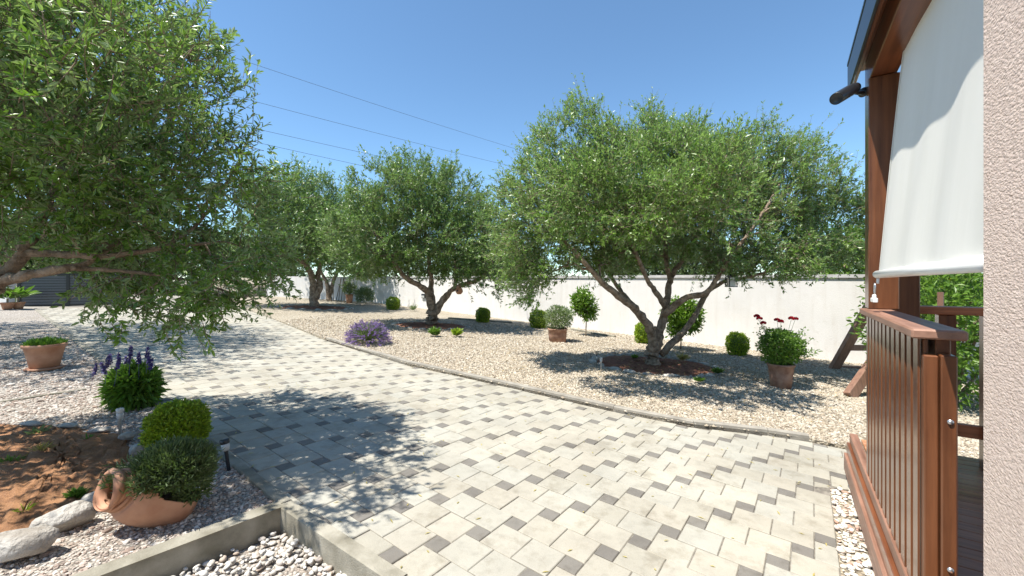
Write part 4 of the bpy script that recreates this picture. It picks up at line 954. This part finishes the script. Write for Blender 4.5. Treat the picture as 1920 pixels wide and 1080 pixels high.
for L1 in L_:
    t_ = rg.random(70); P = L1[np.clip((1.5+t_*3.49).astype(int), 0, 4)]+rg.normal(size=(70, 3))*.017
    P = P[(((P-jc)@Tn[44]) < 40*s) | (P[:, 2] > jc[2]+50*s)]
    if len(P) < 2: continue
    mb.add(*leafm6(P, rg.normal(size=P.shape)*.55+nrm(L1[-1]-L1[1])*.9, rg.normal(size=P.shape), .036, .0065))
mb.build('foliage', M['herb'], e)
# ------------------------------------------------------------------ solar stake lights
def stake(x, y, top, label, dark=True, r=.022, dz=LBED, lean=(0, 0)):
    b = G(x, y, dz); s = b[1]/FPX; h = (y-top)*s; e = empty('solar_light', b, label, 'garden light', 'solar stake lights')
    ln = np.array([lean[0], lean[1], 0]); t = b+ln+[0, 0, h]; d = nrm(t-b)
    mb = MB(); mb.add(*lathe([(.004, -.03), (r*.42, .0), (r*.45, h*.62)], b, d, 14)); mb.build('stake', M['metal_black'] if dark else M['metal_grey'], e, True)
    mb = MB(); mb.add(*lathe([(r*.45, h*.62), (r*.9, h*.66), (r, h*.86), (0, h*.86)], b, d, 16)); mb.build('lens', M['glass'], e, True)
    mb = MB(); mb.add(*lathe([(r*1.02, h*.85), (r*1.1, h*.87), (r*1.1, h*.98), (r*.6, h), (0, h)], b, d, 16)); mb.build('cap', M['metal_black'] if dark else M['glass'], e, True)
stake(429, 882, 822, 'black solar stake light by the paving kerb, right of the clay jug', True, .026, lean=(-.03, 0))
stake(225, 822, 765, 'grey solar stake light at the corner of the soil bed', False, .022)
stake(1127, 696, 670, 'small solar stake light left of the largest olive tree', False, .02, BED)
stake(1119, 690, 664, 'thin dark solar stake behind the small one, left of largest olive', True, .009, BED)
# ------------------------------------------------------------------ things on the trees and wall
c = at(1371, 528, T1B[1]-.55); s = (T1B[1]-.55)/FPX
e = empty('hanging_lantern', c-[0, 0, 10*s], 'small dark lantern hanging in the right limbs of the largest olive', 'lantern')
mb = MB()
for dx in (-1, 1):
    for dy in (-1, 1): mb.add(*boxc(c+[dx*7*s, dy*7*s, 0], [.006, 0, 0], [0, .006, 0], [0, 0, 9*s]))
mb.add(*boxc(c+[0, 0, -9.5*s], [8*s, 0, 0], [0, 8*s, 0], [0, 0, .006])); mb.add(*lathe([(9.5*s, 9*s), (9.5*s, 10*s), (3*s, 15*s), (0, 15.5*s)], c, k=4)); lf_ = mb.build('lantern_frame', M['metal_black'], e)
mb = MB(); mb.add(*boxc(c-[0, 0, .5*s], [5.6*s, 0, 0], [0, 5.6*s, 0], [0, 0, 8*s])); mb.build('pane', M['glass'], lf_)
mb = MB(); mb.add(*tube([c+[0, 0, 15*s], c+[0, 0, 34*s]], .002, 4)); mb.build('hanger', M['wire'], e)
c = at(861, 546, T2B[1]-.3); s = c[1]/FPX
e = empty('clay_bird_house', c-[0, 0, 8*s], 'round clay bird house hanging under the right limb of the middle olive', 'bird house')
mb = MB(); mb.add(*lathe([(0, -6*s), (4*s, -5.5*s), (7*s, -1*s), (6.5*s, 3*s), (3*s, 8*s), (1*s, 12*s), (0, 12*s)], c, k=20)); mb.build('clay_body', M['terracotta'], e, True)
mb = MB(); mb.add(*lathe([(0, 0), (1.8*s, 0)], c+[-2.5*s, -6.9*s, 1*s], (0, -1, 0), 12)); mb.build('dark_hole_disc', M['metal_black'], e)  # flat black disc painted as the dark of an opening
mb = MB(); mb.add(*tube([c+[0, 0, 12*s], c+[0, 0, 22*s]], .003, 4)); mb.build('hanger', M['wire'], e)
wn = np.array([wd[1], -wd[0]])
if wn[1] > 0: wn = -wn
def onwall(x, y, off=0.):     # point of the wall's face seen at a column and row
    rx = (x-960)/FPX; A = np.array([[rx, -wd[0]], [1, -wd[1]]]); Yw, t = np.linalg.solve(A, WC); p = at(x, y, Yw); p[:2] += wn*off; return p
c = onwall(795, 555, .03); s = c[1]/FPX
e = empty('wall_lamp', c, 'small dark rectangular lamp fixed on the white wall left of the middle trunk', 'wall lamp')
mb = MB(); mb.add(*bevbox(c, [*(wd*5*s), 0], [*(wn*.03), 0], [0, 0, 4*s], .006)); hs_ = mb.build('housing', M['metal_black'], e)
mb = MB(); mb.add(*boxc(c+[*(wn*.034), -1*s], [*(wd*4*s), 0], [*(wn*.004), 0], [0, 0, 2*s])); mb.build('lens', M['glass'], hs_)
# low concrete edging strip at the wall
a, b = onwall(1070, 622, .35), onwall(1150, 630, .35)
for nm, (p0, p1) in (('kerb', (G(1068, 619, BED), G(1152, 633, BED))), ('kerb', (G(840, 598, BED), G(960, 606, BED)))):
    kerb(nm, [p0[:2], p1[:2]], 1, .07, BED+.05, 0, M['concrete_dirty'])
# ------------------------------------------------------------------ power lines
for k, ((x0, y0), (x1, y1), lab) in enumerate((((333, 72), (963, 278), 'topmost of the four thin power lines crossing the sky'), ((345, 155), (925, 303), 'second power line from the top in the sky'),
                                ((430, 230), (934, 339), 'third power line from the top in the sky'), ((415, 252), (682, 309), 'lowest of the four thin power lines in the sky'))):
    q1x = 963 if k < 3 else 960; q1y = y1+(q1x-x1)*(y1-y0)/(x1-x0)
    p, q = at(x0, y0, 17), at(q1x, q1y, 30); d = q-p; t = np.linspace(-.75, 1.45, 40)[:, None]
    P = p+d*t; P[:, 2] += (t[:, 0]*(t[:, 0]-1))*.28
    mb = MB(); mb.add(*tube(P, .008, 5)); tag(mb.own('power_line', M['wire'], P[0]), lab, 'power line', 'power lines over the garden')
# ------------------------------------------------------------------ deck, railing, veranda, house
def sbox(s0, s1, w0, w1, z0, z1, bv=.004):
    c = SW((s0+s1)/2, (w0+w1)/2, (z0+z1)/2)
    return bevbox(c, [*(d_s*(s1-s0)/2), 0], [*(d_w*(w1-w0)/2), 0], [0, 0, (z1-z0)/2], bv)
def part(name, m, par, *boxes, smooth=False):
    mb = MB()
    for b_ in boxes: mb.add(*sbox(*b_))
    return mb.build(name, m, par, smooth)
RW = .385
# house wall: its corner ends the picture on the right
e = empty('house', SW(.5, .6, -CZ), 'house with pinkish beige rough stucco at the right picture edge', 'house')
part('wall', M['stucco'], e, (-3.0, 1.45, RW, RW+.32, -1.6, 2.6, .006))
part('wall', M['stucco'], e, (-3.0, 1.40, RW+.33, 2.6, -1.6, 2.6, .006))
# deck floor
e = empty('wooden_deck', SW(2.5, .8, -CZ), 'varnished brown plank deck inside the railing at right', 'deck')
mb = MB(); DZ = -1.19; s_ = 1.455
while s_ < 3.95:
    mb.add(*sbox(s_, s_+.086, RW+.06, 2.6, DZ-.028, DZ, .003)); s_ += .091
mb.build('floor_boards', M['floor'], e)
part('edge_beam', M['rail'], e, (1.46, 3.95, RW-.012, RW+.035, DZ-.02, DZ+.045))
part('edge_beam', M['wood_s'], e, (1.46, 3.95, RW-.03, RW+.02, DZ-.10, DZ-.024))
part('edge_beam', M['rail'], e, (1.46, 3.95, RW-.045, RW+.0, DZ-.23, DZ-.105))
# slatted railing along the drive
e = empty('slatted_railing', SW(2.5, RW, DZ), 'brown upright-slat railing panel with handrail facing the paving', 'railing')
TZ = -.172
part('handrail', M['rail'], e, (1.985, 3.28, RW-.028, RW+.112, TZ-.034, TZ, .006))
part('top_batten', M['wood_s'], e, (2.035, 3.2, RW+.042, RW+.082, TZ-.11, TZ-.036))
part('bottom_batten', M['wood_s'], e, (2.035, 3.2, RW+.042, RW+.082, DZ+.05, DZ+.12))
nS = 12; pitch = (3.24-2.03)/nS
sl0 = part('slat', M['slat'], e, (2.03, 2.03+pitch*.64, RW-.004, RW+.003, DZ+.047, TZ-.036, .0012))
sl0.data.materials.append(M['wood_z'])
for pl in sl0.data.polygons:
    if pl.normal.x*d_w[0]+pl.normal.y*d_w[1] > -.5: pl.material_index = 1  # sides get the darker timber, so light and dark stripes come from colour
for k in range(1, nS):
    c = sl0.copy(); C.objects.link(c); c.parent = e; c.location = (d_s[0]*pitch*k, d_s[1]*pitch*k, 0)
part('end_board', M['wood_z'], e, (1.99, 2.028, RW+.004, RW+.042, DZ+.047, TZ-.09))
ep = part('end_post', M['wood_z'], e, (1.975, 2.028, RW+.044, RW+.084, DZ+.0, TZ-.085))
part('backing_board', M['wood_z'], e, (2.03, 3.24, RW+.010, RW+.024, DZ+.05, TZ-.038))
for z in (-.48, -.98):
    mb = MB(); mb.add(*lathe([(0, .006), (.007, .005), (.009, 0)], SW(1.974, RW+.066, z), (-d_s[0], -d_s[1], 0), 12)); mb.build('bolt', M['metal_grey'], ep, True)
# back railing
e = empty('back_railing', SW(3.8, 1, DZ), 'dark brown back railing with square posts seen through the deck opening', 'railing')
part('handrail', M['wood_w'], e, (3.72, 3.84, .62, 2.6, TZ-.05, TZ))
part('mid_rail', M['wood_w'], e, (3.76, 3.80, .62, 2.6, -1.0, -.92))
part('post', M['wood_z'], e, (3.735, 3.825, .80, .88, DZ, TZ-.052))
part('post', M['wood_z'], e, (3.735, 3.825, 1.00, 1.14, DZ, TZ-.052))
part('post', M['wood_z'], e, (3.735, 3.825, 1.60, 1.69, DZ, TZ-.052))
# veranda roof on posts
e = empty('veranda', SW(3.2, .5, DZ), 'brown timber veranda posts and eave with black metal edge', 'veranda')
part('post', M['wood_z'], e, (3.20, 3.34, RW+.005, RW+.14, TZ+.002, 1.20))
part('post', M['wood_z'], e, (3.20, 3.34, RW+.063, RW+.14, DZ, TZ-.036))
part('post', M['wood_z'], e, (3.66, 3.72, .52, .70, DZ, 1.1))
part('beam', M['wood_s'], e, (1.3, 3.40, RW+.012, RW+.135, 1.203, 1.36))
part('beam', M['wood_w'], e, (3.20, 3.34, RW+.14, .95, 1.05, 1.2))
V, F = sbox(1.2, 3.50, RW-.02, RW+.26, 1.365, 1.39); mb = MB(); mb.add(V, F); mb.build('soffit', M['wood_s'], e)
part('fascia', M['wood_s'], e, (1.2, 3.50, RW-.045, RW-.021, 1.28, 1.42))
part('roof', M['metal_black'], e, (1.2, 3.53, RW-.065, .95, 1.425, 1.45))  # depth cut short inward so skylight reaches the deck floor
part('metal_edge', M['metal_black'], e, (1.2, 3.53, RW-.062, RW-.047, 1.25, 1.422))
# roller blind
e = empty('roller_blind', SW(2.2, .45, 0), 'large off-white roller blind hanging between house wall and wooden post', 'blind')
mb = MB(); ns, nz = 60, 30; V = []
for i in range(ns+1):
    for j in range(nz+1):
        tz = j/nz; ss = 1.475+(2.93-1.475)*i/ns; ww = RW+.012+.14*tz+.012*sin(i*.33+1.5*tz)*(1-tz)*.5+.010*sin(ss*3.1+1)*sin(pi*tz)
        V.append(SW(ss+.02*tz, ww, .045+1.55*tz))
i = (np.arange(ns)[:, None]*(nz+1)+np.arange(nz)[None]).ravel(); mb.add(V, np.stack([i, i+1, i+nz+2, i+nz+1], 1)); mb.build('fabric', M['fabric'], e, True)
mb = MB(); V = []
for j in range(nz+1):
    tz = j/nz; ww = RW+.0095+.14*tz+.012*sin(60*.33+1.5*tz)*(1-tz)*.5+.010*sin(2.93*3.1+1)*sin(pi*tz)
    V += [SW(2.905+.02*tz, ww, .045+1.55*tz), SW(2.932+.02*tz, ww, .045+1.55*tz)]
i = np.arange(nz)*2; mb.add(V, np.stack([i, i+1, i+3, i+2], 1)); mb.build('hem', M['fabric'], e, True)
mb = MB(); mb.add(*tube([SW(1.465, RW+.012, .040), SW(2.2, RW+.012, .036), SW(2.95, RW+.012, .03)], .021, 16)); bb_ = mb.build('bottom_bar', M['white_plastic'], e, True)
mb = MB(); q = SW(2.93, RW+.01, .01); mb.add(*tube([q, q-[0, 0, .03]], .006, 8))
mb.build('end_ring', M['white_plastic'], bb_, True)
mb = MB(); q = SW(2.92, RW-.004, -.05); th_ = np.linspace(0, 2*pi, 15)
mb.add(*tube(np.array([q+np.array([*(d_s*.018*cos(a)*(.7+.3*sin(a))), .032*sin(a)]) for a in th_]), .0035, 8)); tag(mb.own('snap_hook', M['metal_grey'], q, True), 'steel snap hook tying the blind down to the handrail', 'hook')
mb = MB(); q = SW(2.92, RW-.006, -.108); mb.add(*bevbox(q, [*(d_s*.045), 0], [*(d_w*.01), 0], [0, 0, .012], .003)); mb.add(*bevbox(q+[0, 0, .018], [*(d_s*.012), 0], [*(d_w*.008), 0], [0, 0, .012], .003))
tag(mb.own('hook_plate', M['white_plastic'], q), 'white bracket with two screws on the post above the handrail', 'bracket')
# flood lamp on the eave
q = SW(3.22, RW-.0, .0); q = at(1622, 171, 2.42); e = empty('security_lamp', q, 'black cylindrical security lamp on a short arm under the eave', 'outdoor lamp')
p0, p1 = at(1568, 185, 2.3), at(1604, 164, 2.46)
mb = MB(); dd_ = nrm(p1-p0); Ln = np.linalg.norm(p1-p0); mb.add(*lathe([(0, .004), (.026, .004), (.031, -.004), (.033, 0), (.034, Ln*.7), (.028, Ln), (0, Ln)], p0, dd_, 24)); mb.build('lamp_body', M['metal_black'], e, True)
mb = MB(); mb.add(*tube(smooth_line([p1-dd_*.03, at(1605, 174, 2.44), at(1618, 174, 2.5)], 3), .011, 10)); ar_ = mb.build('arm', M['metal_black'], e, True)
mb = MB(); mb.add(*lathe([(0, .02), (.02, .02), (.03, 0)], at(1619, 173, 2.52), (-.8, -.3, 0), 16)); mb.build('mount', M['metal_black'], ar_, True)
# ring-shaped drain cap by the deck corner
q = G(1598, 913, .008); mb = MB(); th_ = np.linspace(0, 2*pi, 25); mb.add(*tube(np.array([q+[.02*cos(a), .02*sin(a), 0] for a in th_]), .005, 8)); tag(mb.own('metal_ring', M['metal_grey'], q, True), 'small steel ring lying at the paving corner by the deck', 'ring')
# orange leaf on the boards
q = SW(1.99, RW+.28, DZ+.006); mb = MB(); mb.add(*leafm6([q], [[.8, .2, .1]], [[0, 0, 1.]], .045, .02)); tag(mb.own('fallen_leaf', simple('orange leaf', (.75, .28, .03)), q), 'single orange leaf on the deck boards', 'leaf')
# timber frame legs behind the deck
F1, F2 = G(1563, 692, BED), G(1592, 744, BED); apex = at(1690, 470, 6.6); ap2 = at(1702, 588, 5.9)
e = empty('timber_frame', F1, 'sloping brown legs of a timber swing frame before the wall', 'swing frame')
def beam(a, b, wx, wy, m, nm):
    a, b = np.array(a), np.array(b); d = nrm(b-a); u = nrm(np.cross(d, [0, 1, 0])); v_ = np.cross(d, u); mb = MB(); mb.add(*bevbox((a+b)/2, d*np.linalg.norm(b-a)/2, u*wx, v_*wy, .006)); mb.build(nm, m, e)
beam(F1, apex, .075, .045, M['wood_old'], 'leg'); beam(F2, ap2, .07, .045, M['wood_old'], 'leg')
ca = F1+(apex-F1)*.2; beam(ca, ca+[2.0, -.1, 0], .05, .03, M['wood_old'], 'crossbar')
q = G(1600, 690, BED); beam(q+[-.4, 0, .02], q+[1.5, -.2, .02], .03, .04, M['wood_old'], 'ground_beam')
# hedge and stake seen through the deck
for k, (x, Yh, zz, rr, m, lab) in enumerate(((1775, 5.2, 1.1, (1.0, .7, 1.2), 'green', 'bright green climbing shrub behind the back railing'), (1800, 6.8, 1.9, (1.4, .8, 1.1), 'dark_green', 'dark tall shrub farther behind the back railing'), (1735, 7.0, 1.7, (.6, .6, .9), 'box', 'yellow green shrub left of the dark one, below the blind'))):
    b = np.array([(x-960)/FPX*Yh, Yh, 0]); b[2] = H(b[0], b[1]); rg = np.random.default_rng(90+k)
    e = empty('tall_shrub', b, lab, 'shrub', 'shrubs behind the deck'); mb = MB()
    for q in range(7): mb.add(*tube(smooth_line([b, b+[rg.normal()*.3, rg.normal()*.2, zz*.6], b+[rg.normal()*.6, rg.normal()*.4, zz*1.2]], 3), .014, 5))
    mb.build('stem', M['bark'], e, True); mb = MB(); mb.add(*bush(rg, b+[0, 0, zz], rr, 7000, .075, .035, .1, .6, .2)); mb.build('foliage', M[m], e)
b = SW(4.3, .93, -CZ); b[2] = H(b[0], b[1]); mb = MB(); mb.add(*tube([b, b+[0, 0, 1.42]], .018, 8)); tag(mb.own('wooden_stake', M['wood_old'], b), 'thin upright wooden stake behind the railing, below the blind', 'stake')
